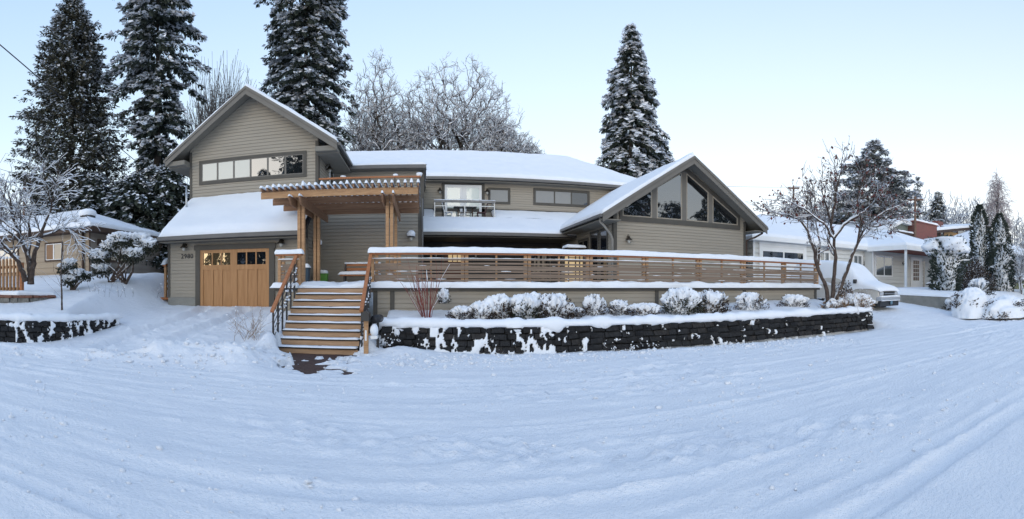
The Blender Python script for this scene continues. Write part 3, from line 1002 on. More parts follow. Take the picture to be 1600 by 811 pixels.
number('2980', (-8.57, 16.16, 2.70), 0.24, (pi / 2, 0, 0), BLACK, H)
# --- upper gable wall
GZ0, GZE, GZP = 5.05, 7.0, 9.12
gxm = -6.67
siding(fu, [(X0, 5.0), (X1, 5.0), (X1, 7.35), (gxm, 9.15), (X0, 7.35)], H)
trimbar(fu, X0 - 0.02, X0 + 0.09, 5.05, 7.25, H); trimbar(fu, X1 - 0.1, X1 + 0.02, 5.0, 7.2, H)
window(fu, -8.95, -4.40, 5.84, 6.84, 0.12, [(1 / 6, BLIND), (2 / 6, BLIND), (3 / 6, BLIND), (4 / 6, PANE), (5 / 6, PANE), (1, PANE)], H)
siding(fs, [(18.0, 4.6), (30, 4.6), (30, 7.2), (18.0, 7.2)], H)
trimbar(fs, 18.0, 18.12, 4.7, 7.1, H)
# white door to the balcony in the side wall
bd = MB().fbox(fs, 20.0, 20.12, 4.8, 6.95, 0, 0.05).fbox(fs, 21.0, 21.12, 4.8, 6.95, 0, 0.05).fbox(fs, 20.12, 21.0, 6.83, 6.95, 0, 0.05).build('door', WHITE, H)
MB().fbox(fs, 20.12, 21.0, 4.8, 6.83, 0, 0.045).build('door_leaf', WHITE, bd)
MB().fbox(fs, 20.28, 20.84, 5.1, 6.7, 0.045, 0.05).build('pane', PANE, bd)
wall_lamp(fs, 19.3, 6.5, H)


def roof_slab(P, th_, parent, mats=None, name='roof'):
    """P: 4 (or 3) top corner points; slab thickness th_ downwards"""
    return MB().prism([tuple(p) for p in P], (0, 0, -th_)).build(name, mats or FASCIA, parent)


# left gable roof
ex0, ex1 = -10.25, -3.1
yf, yb = 17.4, 30.0
ez, pz = 6.93, 9.35
L_ = [(ex0, yf, ez), (gxm, yf, pz), (gxm, yb, pz), (ex0, yb, ez)]
R_ = [(gxm, yf, pz), (ex1, yf, ez), (ex1, yb, ez), (gxm, yb, pz)]
for P, fl_ in ((L_, (1, 0, 1, 1)), (R_, (1, 1, 1, 0))):
    r = roof_slab(P, 0.16, H, SHINGLE)
    snow_sheet(P, 0.17, r, fall=fl_, seed=int(P[0][0] * 10), amp=0.3)
    # bargeboard on the gable end and a gutter on the eave
    mb = MB(); a, b = Vector(P[0]), Vector(P[1])
    mb.add([tuple(v) for v in (a + Vector((0, -0.04, 0.0)), b + Vector((0, -0.04, 0.0)), b + Vector((0, -0.04, -0.3)), a + Vector((0, -0.04, -0.3)), a + Vector((0, 0.0, 0.0)), b + Vector((0, 0.0, 0.0)), b + Vector((0, 0.0, -0.3)), a + Vector((0, 0.0, -0.3)))],
           [(0, 1, 2, 3), (7, 6, 5, 4), (0, 4, 5, 1), (3, 2, 6, 7), (1, 5, 6, 2), (0, 3, 7, 4)])
    mb.add([tuple(v) for v in (a + Vector((0, -0.07, 0.02)), b + Vector((0, -0.07, 0.02)), b + Vector((0, -0.07, -0.09)), a + Vector((0, -0.07, -0.09)), a + Vector((0, -0.041, 0.02)), b + Vector((0, -0.041, 0.02)), b + Vector((0, -0.041, -0.09)), a + Vector((0, -0.041, -0.09)))],
           [(0, 1, 2, 3), (7, 6, 5, 4), (0, 4, 5, 1), (3, 2, 6, 7), (1, 5, 6, 2), (0, 3, 7, 4)])
    mb.build('bargeboard', FASCIA, r)
    # sloping soffit board
    mb = MB(); o = Vector((0, 0, -0.165))
    mb.add([tuple(Vector(p) + o) for p in P], [(0, 1, 2, 3)]).build('soffit', SOFFIT, r)


def gutter(a, b, parent, w_=0.11, h_=0.12, m=None, name='gutter'):
    return MB().bar(a, b, w_, h_).build(name, m or GUTTER, parent, bevel=0.015)


gutter((ex1 + 0.06, yf, ez - 0.06), (ex1 + 0.06, 22.6, ez - 0.06), H)
gutter((ex0 - 0.06, yf, ez - 0.06), (ex0 - 0.06, yb, ez - 0.06), H)
MB().box(X1, ex1, yf + .3, yb, ez - 0.32, ez - 0.28).build('soffit', SOFFIT, H)
MB().box(ex0, X0, yf + .3, yb, ez - 0.32, ez - 0.28).build('soffit', SOFFIT, H)
# gable return boxes
each(MB().box(ex0 + 0.02, X0, 17.45, 18.0, ez - 0.28, ez - 0.1).box(X1, ex1 - 0.02, 17.45, 18.0, ez - 0.28, ez - 0.1), 'eave_return', SOFFIT, H)
# shed roof over the garage front
P = [(X0 - 0.13, 15.6, 3.46), (X1 + 0.05, 15.6, 3.46), (X1 + 0.05, 18.0, 5.1), (X0 - 0.13, 18.0, 5.1)]
r = roof_slab(P, 0.14, H, SHINGLE)
snow_sheet([(P[0][0] - .02, 15.55, 3.45), (P[1][0], 15.55, 3.45), P[2], P[3]], 0.26, r, fall=(1, 0, 0, 1), wid=0.35, seed=21, amp=0.22)
gutter((X0 - 0.13, 15.55, 3.42), (X1 + 0.05, 15.55, 3.42), H, 0.13, 0.15)
MB().box(X0 - 0.1, X1, 15.62, 16.2, 3.28, 3.31).build('soffit', SOFFIT, H)
# vent pipe through the left end of the shed roof
MB().tube([(-9.15, 17.2, 4.4), (-9.15, 17.2, 5.7)], 0.04, 10).build('vent_pipe', STEEL, H, True)

# --- entry tower with balcony on top
ft = Face((0, 18.0), (1, 0))
siding(ft, [(X1, 1.5), (-0.03, 1.5), (-0.03, 4.75), (X1, 4.75)], H)
fts = Face((-0.03, 0), (0, 1))
siding(fts, [(18.0, 1.5), (25.4, 1.5), (25.4, 6.6), (18.0, 4.9)], H)
trimbar(ft, -0.16, 0.0, 1.5, 5.0, H); trimbar(fts, 18.0, 18.12, 1.5, 5.0, H)
MB().tube([(0.0, 17.93, 4.9), (0.0, 17.93, 1.75)], 0.035, 8).build('downspout', GUTTER, H, True)
wall_lamp(ft, -0.42, 3.55, H, True)
MB().box(X1, 0.0, 18.0, 21.0, 4.6, 4.75).build('balcony_floor', FASCIA, H)
snow_sheet([(X1, 18.02, 4.75), (0, 18.02, 4.75), (0, 21, 4.75), (X1, 21, 4.75)], 0.12, H)
fb = Face((0, 21.0), (1, 0))
siding(fb, [(X1, 4.75), (0.06, 4.75), (0.06, 6.7), (X1, 6.7)], H)
MB().box(-3.4, 0.14, 20.6, 26, 6.66, 6.82).build('flat_roof', FASCIA, H)
gutter((-3.4, 20.56, 6.76), (0.16, 20.56, 6.76), H, 0.08, 0.16)
snow_sheet([(-3.4, 20.55, 6.83), (0.16, 20.55, 6.83), (0.16, 25.5, 6.83), (-3.4, 25.5, 6.83)], 0.14, H, seed=9)
trimbar(fb, -0.1, 0.07, 4.7, 6.7, H)
rl = MB().box(X1 + 0.03, -0.06, 17.97, 18.09, 5.70, 5.76).build('balcony_rail', CEDARH, H)
mb = MB()
for k in range(5):
    x = X1 + 0.1 + k * 0.94
    mb.box(x - 0.02, x + 0.02, 18.0, 18.05, 4.7, 5.7)
for z in (5.58, 5.42, 5.26, 5.1, 4.94):
    mb.box(X1 + 0.05, -0.08, 18.015, 18.03, z - 0.008, z + 0.008)
each(mb, 'rod', BLACK, rl)
V, F = lumps(np.array([[-3.0, 18.03, 5.8], [-1.0, 18.03, 5.8], [-0.12, 18.05, 5.82]]), np.array([[.12, .06, .04], [.1, .06, .05], [.12, .1, .09]]), 5, 2, .2)
np_mesh('snow_clots', V, F, SNOW, None, True, rl)['kind'] = 'stuff'

# --- long upper storey, porch roof, hipped main roof
YU = 25.5
fm_ = Face((0, YU), (1, 0))
siding(fm_, [(0.0, 4.3), (13.1, 4.3), (13.1, 7.2), (0.0, 7.2)], H)
MB().fbox(fm_, 0.06, 12.9, 5.6, 5.78, 0, 0.05).build('trim', TRIM, H)
# white sliding door
sd = MB().fbox(fm_, 1.02, 1.18, 4.9, 7.12, 0, 0.05).fbox(fm_, 3.14, 3.3, 4.9, 7.12, 0, 0.05).fbox(fm_, 1.18, 3.14, 7.02, 7.12, 0, 0.05).build('sliding_door', TRIM, H)
mb = MB()
for a0, a1 in ((1.18, 2.12), (2.2, 3.14)):
    mb.fbox(fm_, a0, a0 + 0.13, 4.95, 7.02, 0, 0.06).fbox(fm_, a1 - 0.13, a1, 4.95, 7.02, 0, 0.06).fbox(fm_, a0 + .13, a1 - .13, 6.88, 7.02, 0, 0.06).fbox(fm_, a0 + .13, a1 - .13, 4.95, 5.15, 0, 0.06)
mb.fbox(fm_, 2.12, 2.2, 4.95, 7.02, 0, 0.05)
mb.build('door_frame', WHITE, sd)
for a0, a1 in ((1.31, 1.99), (2.33, 3.01)):
    MB().fbox(fm_, a0, a1, 5.15, 6.88, 0.037, 0.045).build('pane', glass('pale_blind_glass', (0.5, 0.56, 0.52), 0.16, rough=.05) if 'pale_blind_glass' not in MATS else MATS['pale_blind_glass'], sd)
wall_lamp(fm_, 0.92, 6.75, H); wall_lamp(fm_, 3.42, 6.75, H)
window(fm_, PX(762.5, YU), PX(797, YU), 6.05, 6.92, 0.09, [(1, SHADE)], H, inner=TRIM)
window(fm_, PX(833, YU), PX(920.8, YU), 6.07, 6.98, 0.1, [(0.36, SHADE), (0.68, SHADE), (1, PANEDARK)], H, inner=TRIM)
# hipped roof
e0, e1, ye, yr = -5.0, 13.4, 25.0, 29.3
zE, zR = 7.33, 9.75
P1 = [(e0, ye, zE), (e1, ye, zE), (e1 - 4.3, yr, zR), (e0, yr, zR)]
P2 = [(e1, ye, zE), (e1, 33.6, zE), (e1 - 4.3, yr, zR), (e1 - 4.3, yr, zR)]
P3 = [(e1, 33.6, zE), (e0, 33.6, zE), (e0, yr, zR), (e1 - 4.3, yr, zR)]
for P, fl_ in ((P1, (1, 0, 0, 0)), (P2, (1, 0, 0, 0)), (P3, (1, 0, 0, 0))):
    r = roof_slab(P if P is not P2 else P[:3], 0.12, H, SHINGLE)
    snow_sheet(P, 0.2, r, fall=fl_, seed=31, amp=0.3, nsc=0.6)
gutter((0.1, ye - 0.05, zE - 0.06), (e1, ye - 0.05, zE - 0.06), H, 0.12, 0.15)
MB().box(0.06, e1, ye, YU, zE - 0.2, zE - 0.17).build('soffit', SOFFIT, H)
# porch roof with the little balcony cut into it
yp, zp = 22.7, 4.18
zt = 5.6
def porch(y): return zp + (zt - zp) * (y - yp) / (YU - yp)
bx0, bx1, by = 0.62, 3.66, 24.35
for k, P in enumerate(([(0.0, yp, zp), (8.0, yp, zp), (8.0, by, porch(by)), (0.0, by, porch(by))],
          [(0.0, by, porch(by)), (bx0, by, porch(by)), (bx0, YU, zt), (0, YU, zt)],
          [(bx1, by, porch(by)), (10.5, by, porch(by)), (10.5, YU, zt), (bx1, YU, zt)])):
    r = roof_slab(P, 0.12, H, SHINGLE)
    snow_sheet(P, 0.15, r, fall=((1, 0, 0, 0), (0, 1, 0, 0), (0, 0, 0, 1))[k], seed=41 + k, amp=0.25, edge=.02)
gutter((0.0, yp - 0.05, zp - 0.05), (7.0, yp - 0.05, zp - 0.05), H, 0.12, 0.16)
MB().box(0.0, 7.5, yp, 25.4, zp - 0.2, zp - 0.17).build('soffit', TRIM, H)  # dark trim colour stands in for shade under the porch roof
bb = MB().box(bx0, bx1, by, YU, 4.95, 5.04).build('balcony', FASCIA, H)
MB().box(bx0, bx1, by - .03, by - .002, 4.9, 5.12).build('edge_board', FASCIA, bb)
snow_sheet([(bx0, by, 5.05), (bx1, by, 5.05), (bx1, YU, 5.05), (bx0, YU, 5.05)], 0.07, bb)
mb = MB()
for x in (bx0, (bx0 + bx1) / 2, bx1):
    mb.box(x - 0.022, x + 0.022, by - 0.02, by + 0.03, 4.95, 6.0)
for z in (5.72, 5.12):
    mb.box(bx0, bx1, by - 0.01, by + 0.02, z - .02, z + .02)
for x in (bx0, bx1):
    mb.box(x - 0.02, x + 0.02, by + .03, YU - .05, 5.7, 5.74).box(x - 0.02, x + 0.02, by + .03, YU - .05, 5.92, 6.0)
each(mb, 'rail', STEEL, bb)
MB().box(bx0 - .04, bx1 + .04, by - 0.07, by + 0.07, 5.9, 6.0).build('handrail', mat('grey_rail', (0.2, 0.19, 0.18), (0.27, 0.26, 0.25), 4, .7), bb)
snow_sheet([(bx0 - .04, by - .06, 6.0), (bx1 + .04, by - .06, 6.0), (bx1 + .04, by + .06, 6.0), (bx0 - .04, by + .06, 6.0)], 0.035, bb, wid=0.05, res=.1)

# porch back wall, front door, patio window, dark and deep under the roof
fp = Face((0, 25.4), (1, 0))
siding(fp, [(0.0, 1.5), (9.0, 1.5), (9.0, 4.1), (0, 4.1)], H, mat('porch_shade_tone', (.035, .034, .036), (.05, .048, .05), 2, .7))  # near-black wall colour carries the shade of the deep porch
a0, a1 = 1.15, 2.25
pd = MB().fbox(fp, a0 - .12, a0, 1.62, 3.9, 0, 0.05).fbox(fp, a1, a1 + .12, 1.62, 3.9, 0, 0.05).fbox(fp, a0, a1, 3.72, 3.9, 0, 0.05).build('front_door', TRIM, H)
MB().fbox(fp, a0, a1, 1.64, 3.72, 0, 0.045).build('door_leaf', mat('red_brown_door', (0.09, 0.025, 0.015), (0.13, 0.04, 0.022), 4, .5), pd)
for k in range(3):
    MB().fbox(fp, 1.36 + k * .25, 1.56 + k * .25, 2.95, 3.42, 0.045, 0.05).build('pane', LIT, pd)
for x in (0.7, 2.8):
    wall_lamp(fp, x, 3.4, H)
window(fp, 5.35, 8.4, 1.75, 3.8, 0.12, [(0.5, PANEDARK), (1, PANEDARK)], H)

# --- right gable wing
fr_ = Face((0, 18.0), (1, 0))
wx0, wx1, wxm = 7.54, 14.2, 10.85
rs = 0.664
def rz_(x, y=0): return 7.02 - abs(x - wxm) * rs      # underside of roof
siding(fr_, [(wx0, 1.3), (wx1, 1.3), (wx1, rz_(wx1) - .0), (wxm, rz_(wxm)), (wx0, rz_(wx0) - .0)], H)
fsl = Face((wx0, 40), (0, -1))
siding(fsl, [(40 - 27, 1.5), (22, 1.5), (22, 4.75), (40 - 27, 4.75)], H)
fsr = Face((wx1, 0), (0, 1))
siding(fsr, [(18, 1.3), (27, 1.3), (27, 4.75), (18, 4.75)], H)
trimbar(fr_, wx0 - .03, wx0 + 0.12, 1.4, 4.7, H); trimbar(fr_, wx1 - .1, wx1 + .03, 1.3, 4.7, H)
trimbar(fsl, 21.9, 22.03, 1.5, 4.7, H)
wall_lamp(fr_, 8.12, 3.62, H)
# trapezoid clerestory: one frame, four panes
zb = 4.5
def tz(x): return 6.66 - abs(x - 10.82) * 0.62
w_ = []
xs = [7.9, 9.36, 10.82, 12.2, 13.74]
frm = MB()
def quad(mbx, pts, o0, o1):
    n = len(pts)
    f0 = [fr_.p(a, z, o1) for a, z in pts]
    mbx.prism(f0, (0, (o1 - o0), 0))
q = 0.13
quad(frm, [(xs[0] - q, zb - q * 1.6), (xs[4] + q, zb - q * 1.6), (xs[4] + q, zb), (xs[0] - q, zb)], 0, .075)
quad(frm, [(xs[0] - q, zb), (xs[0], zb), (xs[0], tz(xs[0])), (xs[0] - q, tz(xs[0] - q))], 0, .07)
quad(frm, [(xs[4], zb), (xs[4] + q, zb), (xs[4] + q, tz(xs[4] + q)), (xs[4], tz(xs[4]))], 0, .07)
quad(frm, [(xs[0] - q, tz(xs[0] - q)), (xs[2], tz(xs[2])), (xs[2], tz(xs[2]) + .22), (xs[0] - q, tz(xs[0] - q) + .22)], 0, .073)
quad(frm, [(xs[2], tz(xs[2])), (xs[4] + q, tz(xs[4] + q)), (xs[4] + q, tz(xs[4] + q) + .22), (xs[2], tz(xs[2]) + .22)], 0, .073)
gw_ = frm.build('window', TRIM, H)
mul = MB()
for x in xs[1:4]:
    quad(mul, [(x - .11, zb), (x + .11, zb), (x + .11, tz(x + .11)), (x, tz(x)), (x - .11, tz(x - .11))], 0, .064)
each(mul, 'mullion', FASCIA, gw_)
for a, b in zip(xs[:-1], xs[1:]):
    a2 = a + (.11 if a != xs[0] else 0); b2 = b - (.11 if b != xs[4] else 0)
    s_ = MB()
    k = .05
    up = 1 if b <= 10.83 else -1
    quad(s_, [(a2, zb), (b2, zb), (b2, zb + k), (a2, zb + k)], 0, .054)
    quad(s_, [(a2, zb + k), (a2 + k, zb + k), (a2 + k, tz(a2 + k)), (a2, tz(a2))], 0, .055)
    quad(s_, [(b2 - k, zb + k), (b2, zb + k), (b2, tz(b2)), (b2 - k, tz(b2 - k))], 0, .055)
    quad(s_, [(a2 + k, tz(a2 + k) - k * 1.2), (b2 - k, tz(b2 - k) - k * 1.2), (b2 - k, tz(b2 - k)), (a2 + k, tz(a2 + k))], 0, .056)
    s_.build('sash', SIDING, gw_)
    p_ = MB()
    quad(p_, [(a2 + k, zb + k), (b2 - k, zb + k), (b2 - k, tz(b2 - k)), (a2 + k, tz(a2 + k))], .037, .043)
    p_.build('pane', PANE, gw_)
# roof of the wing
yf2, yb2 = 17.2, 27.5
gx0, gx1 = 6.74, 14.9
pk = 7.12; ev = pk - 0.655 * (wxm - gx0)
La = [(gx0, yf2, ev), (wxm, yf2, pk), (wxm, yb2, pk), (gx0, yb2, ev)]
Ra = [(wxm, yf2, pk), (gx1, yf2, ev), (gx1, yb2, ev), (wxm, yb2, pk)]
for P, fl_ in ((La, (1, 0, 0, 1)), (Ra, (1, 1, 0, 0))):
    r = roof_slab(P, 0.14, H, SHINGLE)
    snow_sheet(P, 0.17, r, fall=fl_, seed=int(P[0][0] * 13), amp=0.3, nsc=.8)
    mb = MB(); a, b = Vector(P[0]), Vector(P[1])
    for y0, z0, y1, z1 in ((-0.04, 0.0, 0.0, -0.32), (-0.075, 0.02, -0.041, -0.1)):
        mb.add([tuple(v) for v in (a + Vector((0, y0, z0)), b + Vector((0, y0, z0)), b + Vector((0, y0, z1)), a + Vector((0, y0, z1)), a + Vector((0, y1, z0)), b + Vector((0, y1, z0)), b + Vector((0, y1, z1)), a + Vector((0, y1, z1)))],
               [(0, 1, 2, 3), (7, 6, 5, 4), (0, 4, 5, 1), (3, 2, 6, 7), (1, 5, 6, 2), (0, 3, 7, 4)])
    mb.build('bargeboard', FASCIA, r)
    MB().add([tuple(Vector(p) + Vector((0, 0, -0.145))) for p in P], [(0, 1, 2, 3)]).build('soffit', SOFFIT, r)
gutter((gx0 - 0.05, yf2, ev - 0.06), (gx0 - 0.05, 22.7, ev - 0.06), H)
gutter((gx1 + 0.05, yf2, ev - 0.06), (gx1 + 0.05, yb2, ev - 0.06), H)
each(MB().box(gx0, wx0, yf2 + .05, 27, ev - 0.22, ev - 0.18).box(wx1, gx1, yf2 + .05, 27, ev - .22, ev - .18), 'soffit', SOFFIT, H)
DSP = mat('downspout_paint', (0.24, 0.225, 0.2), (0.28, 0.265, 0.235), 3, .5)
MB().tube([(gx0 + .02, 17.5, ev - .12), (gx0 + .02, 17.5, ev - .28), (gx0 + .2, 17.55, ev - .42), (7.3, 17.75, ev - .72), (7.42, 17.85, ev - .9), (7.42, 17.9, 1.7)], 0.05, 8).build('downspout', DSP, H, True)
MB().tube([(gx1 - .02, 17.5, ev - .12), (gx1 - .02, 17.5, ev - .25), (gx1 - .3, 17.7, ev - .45), (14.27, 17.95, ev - .6), (14.27, 17.95, 1.4)], 0.045, 8).build('downspout', BROWN, H, True)
# tall windows on the porch side of the wing
window(fsl, 40 - 19.5, 40 - 18.55, 1.7, 4.1, 0.09, [(1, PANEDARK)], H)
window(fsl, 40 - 20.7, 40 - 19.62, 1.7, 4.1, 0.09, [(1, PANEDARK)], H)
window(fsl, 40 - 22.4, 40 - 20.9, 1.7, 3.9, 0.09, [(.5, PANEDARK), (1, PANEDARK)], H)

# ================================================================== DECK
D = thing('deck', 'raised deck along the front of the house with taupe clapboard skirt', 'deck', (5, 13.3, 0.6))
fd = Face((0, 13.3), (1, 0))
each(MB().box(X1, 14.15, 13.32, 25.3, 1.46, 1.58).box(-4.15, X1, 13.32, 16.15, 1.46, 1.58), 'deck_floor', SLATW, D)
siding(fd, [(-1.3, .5), (14.15, .5), (14.15, 1.52), (-1.3, 1.52)], D, lap=.13)
siding(fd, [(-4.15, .3), (-3.5, .3), (-3.5, 1.52), (-4.15, 1.52)], D, lap=.13)
fdl = Face((-4.15, 40), (0, -1)); siding(fdl, [(40 - 16.1, .3), (40 - 13.3, .3), (40 - 13.3, 1.52), (40 - 16.1, 1.52)], D, lap=.13)
fdr = Face((14.15, 0), (0, 1)); siding(fdr, [(13.3, .4), (18, .4), (18, 1.52), (13.3, 1.52)], D, lap=.13)
for x in (-1.3, -0.83, 3.15, 7.0, 10.45, 14.05):
    MB().fbox(fd, x - .06, x + .06, .5, 1.5, 0, .05).build('post', TRIM, D)
each(MB().box(-1.4, 14.25, 13.2, 13.32, 1.5, 1.58).box(-4.2, -3.45, 13.2, 13.32, 1.5, 1.58), 'fascia', TRIM, D)
snow_sheet([(-1.45, 13.1, 1.58), (14.28, 13.1, 1.58), (14.28, 13.5, 1.58), (-1.45, 13.5, 1.58)], 0.17, D, wid=.07, res=.12, amp=.5, nsc=2.2, seed=51)
snow_sheet([(-4.25, 13.1, 1.58), (-3.45, 13.1, 1.58), (-3.45, 13.5, 1.58), (-4.25, 13.5, 1.58)], 0.15, D, wid=.07, res=.12, amp=.4, seed=52)
snow_sheet([(-3.5, 13.2, 1.58), (-1.45, 13.2, 1.58), (-1.3, 16.4, 1.58), (-3.7, 16.4, 1.58)], 0.13, D, wid=.25, res=.1, amp=1.0, nsc=2.5, seed=53)
snow_sheet([(-1.3, 13.5, 1.58), (14.1, 13.5, 1.58), (14.1, 21.5, 1.58), (-1.3, 19.0, 1.58)], 0.11, D, res=.3, amp=.8, seed=54)

# ================================================================== DECK RAILING: every post and slat its own piece
def railing(name, label, x0, x1, posts, group=None):
    R = thing(name, label, 'railing', ((x0 + x1) / 2, 13.3, 1.58))
    zc = 2.50
    MB().box(x0 - .05, x1 + .05, 13.2, 13.38, zc, zc + .045).build('cap_rail', CEDARH, R, bevel=.006)
    for x in posts:
        MB().box(x - .1, x - .012, 13.27, 13.36, 1.6, zc).build('post', CEDAR, R)
        MB().box(x + .012, x + .1, 13.27, 13.36, 1.6, zc).build('post', CEDAR, R)
    rg = random.Random(3)
    edges = [x0] + list(posts) + [x1]
    edges = sorted(set(round(e, 3) for e in edges))
    lev = [(1.69, .10), (1.80, .05), (1.905, .11), (2.015, .05), (2.135, .125), (2.245, .05), (2.36, .045)]
    for a, b in zip(edges[:-1], edges[1:]):
        if b - a < 0.25: continue
        m_ = (a + b) / 2
        if b - a > 1.0:
            MB().box(m_ - .025, m_ + .025, 13.275, 13.33, 1.6, zc).build('batten', CEDAR, R)
        for zc_, h_ in lev:
            j = rg.uniform(-.012, .012); tl = rg.uniform(-.008, .008)
            y0 = 13.238 + rg.uniform(-.004, .004)
            p = [(a + .004, y0, zc_ + j - h_ / 2), (b - .004, y0, zc_ + j + tl - h_ / 2), (b - .004, y0 + .03, zc_ + j + tl - h_ / 2), (a + .004, y0 + .03, zc_ + j - h_ / 2),
                 (a + .004, y0, zc_ + j + h_ / 2), (b - .004, y0, zc_ + j + tl + h_ / 2), (b - .004, y0 + .03, zc_ + j + tl + h_ / 2), (a + .004, y0 + .03, zc_ + j + h_ / 2)]
            MB().hexa(p).build('slat', SLATW, R)
    snow_sheet([(x0 - .09, 13.16, zc + .045), (x1 + .09, 13.16, zc + .045), (x1 + .09, 13.42, zc + .045), (x0 - .09, 13.42, zc + .045)], 0.15, R, wid=.075, res=.11, amp=.28, nsc=1.5, seed=61, edge=.02)
    snow_sheet([(x0 + .02, 13.232, lev[-1][0] + .03), (x1 - .02, 13.232, lev[-1][0] + .03), (x1 - .02, 13.272, lev[-1][0] + .03), (x0 + .02, 13.272, lev[-1][0] + .03)], .022, R, wid=.02, res=.1, amp=1.1, nsc=3, seed=62, edge=0)
    # thin snow on the upper slat and caught lower down
    mbv = []; C = []; Rr = []
    for i in range(int((x1 - x0) * 4)):
        xx = rg.uniform(x0 + .1, x1 - .1); z_, h_ = lev[rg.choice([0, 1, 2, 3, 4])]
        C.append((xx, 13.25, z_ + h_ / 2 + .004)); Rr.append((rg.uniform(.03, .22), .02, rg.uniform(.005, .014)))
    V, F = lumps(np.array(C), np.array(Rr), 9, 1, .2)
    np_mesh('snow_clots', V, F, SNOW, None, True, R)['kind'] = 'stuff'
    return R


railing('deck_railing', 'long slatted cedar deck railing with thick snow along its cap', -1.42, 14.25, [-1.32, -.69, 1.167, 2.94, 4.79, 6.62, 8.58, 10.42, 12.37, 14.15])
railing('deck_railing', 'short slatted cedar railing panel left of the front stairs', -4.1, -3.43, [-4.0, -3.53])

# ================================================================== STAIRS
ST = thing('stairs', 'wooden front steps with snow on the treads climbing to the deck', 'stairs', (-2.48, 11.1, 0))
sx0, sx1, nst = -3.47, -1.5, 9
rise, run = 1.6 / 9, 0.25
for k in range(9):
    y = 11.12 + k * run; z = k * rise
    MB().box(sx0, sx1, y, y + .04, z + .022, z + rise - .036).build('riser', RISERW, ST, bevel=.004)
    if k < 8:
        MB().box(sx0 + .02, sx1 - .02, y - .03, y + run - .005, z + rise - .034, z + rise - .004).build('tread', DARKW, ST)
        snow_sheet([(sx0 + .02, y - .04, z + rise - .004), (sx1 - .02, y - .04, z + rise - .004), (sx1 - .02, y + run - .01, z + rise - .004), (sx0 + .02, y + run - .01, z + rise - .004)], 0.028, ST, wid=.05, res=.09, amp=.9, nsc=3, seed=70 + k, edge=.012)
mb = MB()
for x in (sx0 + .05, (sx0 + sx1) / 2, sx1 - .05):
    mb.prism([(x - .02, 11.165, 0.02), (x - .02, 13.28, 1.40), (x - .02, 13.28, 1.2), (x - .02, 11.4, 0.0)], (.04, 0, 0))
each(mb, 'stringer', DARKW, ST)


def handrail(x, label, y0, z0, y1, z1):
    R = thing('handrail', label, 'handrail', (x, 11.0, 0))
    MB().bar((x, y0, z0), (x, y1, z1), .09, .06).build('rail', CEDARH, R, bevel=.008)
    for k in range(6):
        t_ = (k + .25) / 6
        y = y0 + (y1 - y0) * t_; z = z0 + (z1 - z0) * t_
        zb_ = max(0.02, (y - 11.12) / run * rise - .05)
        MB().box(x - .02, x + .02, y - .02, y + .02, zb_, z - .028).build('baluster', BLACK, R)
    for d in (.22, .38, .54, .7):
        MB().bar((x, y0 + .1, z0 + .05 - d), (x, y1, z1 - d), .014, .014).build('rod', BLACK, R)
    C = []; Rr = []
    rg = random.Random(int(abs(x) * 10))
    for k in range(46):
        t_ = rg.random(); d = rg.choice([.38, .54, .7, .7, .7, .62])
        C.append((x + rg.uniform(-.02, .02), y0 + (y1 - y0) * t_, z0 + (z1 - z0) * t_ - d + .02)); r_ = rg.uniform(.015, .04); Rr.append((r_, r_ * 1.5, r_))
    V, F = lumps(np.array(C), np.array(Rr), 4, 1, .25); np_mesh('snow_clots', V, F, SNOW, None, True, R)['kind'] = 'stuff'


handrail(-3.53, 'left handrail of the front steps, cedar cap on black metal balusters', 10.95, 1.02, 13.3, 2.56)
handrail(-1.42, 'right handrail of the front steps beside the mailbox', 11.15, 1.04, 13.3, 2.56)

# ================================================================== PERGOLA
PG = thing('pergola', 'cedar pergola over the front landing, snow on every rafter', 'pergola', (-2.3, 15.2, 1.6))
for gx_ in (-3.61, -0.96):
    for y in (14.1, 16.25):
        for s_ in (-1, 1):
            MB().box(gx_ + s_ * .062 - .048, gx_ + s_ * .062 + .048, y - .07, y + .07, 1.58, 4.25).build('post', CEDAR, PG, bevel=.006)
    for s_ in (-1, 1):
        x = gx_ + s_ * .15
        MB().prism([(x - .022, 13.25, 4.14), (x - .022, 13.32, 4.22), (x - .022, 17.4, 4.22), (x - .022, 17.4, 3.98), (x - .022, 13.45, 3.98)], (.044, 0, 0)).build('girder', BEAM, PG)
        snow_sheet([(x - .03, 13.24, 4.2), (x + .03, 13.24, 4.2), (x + .03, 13.55, 4.22), (x - .03, 13.55, 4.22)], .07, PG, wid=.03, res=.05)
for k, y in enumerate((13.6, 14.75, 15.95, 17.1)):
    MB().box(-4.72, -.12, y - .025, y + .025, 4.222, 4.42).build('beam', CEDAR if k == 0 else BEAM, PG, bevel=.005)
rg = random.Random(8)
for k in range(26):
    x = -4.66 + k * .1815 + rg.uniform(-.006, .006)
    b = MB().box(x - .021, x + .021, 13.42 + rg.uniform(-.02, .02), 17.4, 4.422, 4.51).build('rafter', BEAM, PG)
    snow_sheet([(x - .045, 13.38, 4.51), (x + .045, 13.38, 4.51), (x + .045, 17.4, 4.51), (x - .045, 17.4, 4.51)], .10 + rg.uniform(-.015, .02), b, wid=.045, res=.14, amp=.4, nsc=4, seed=100 + k, edge=.012)

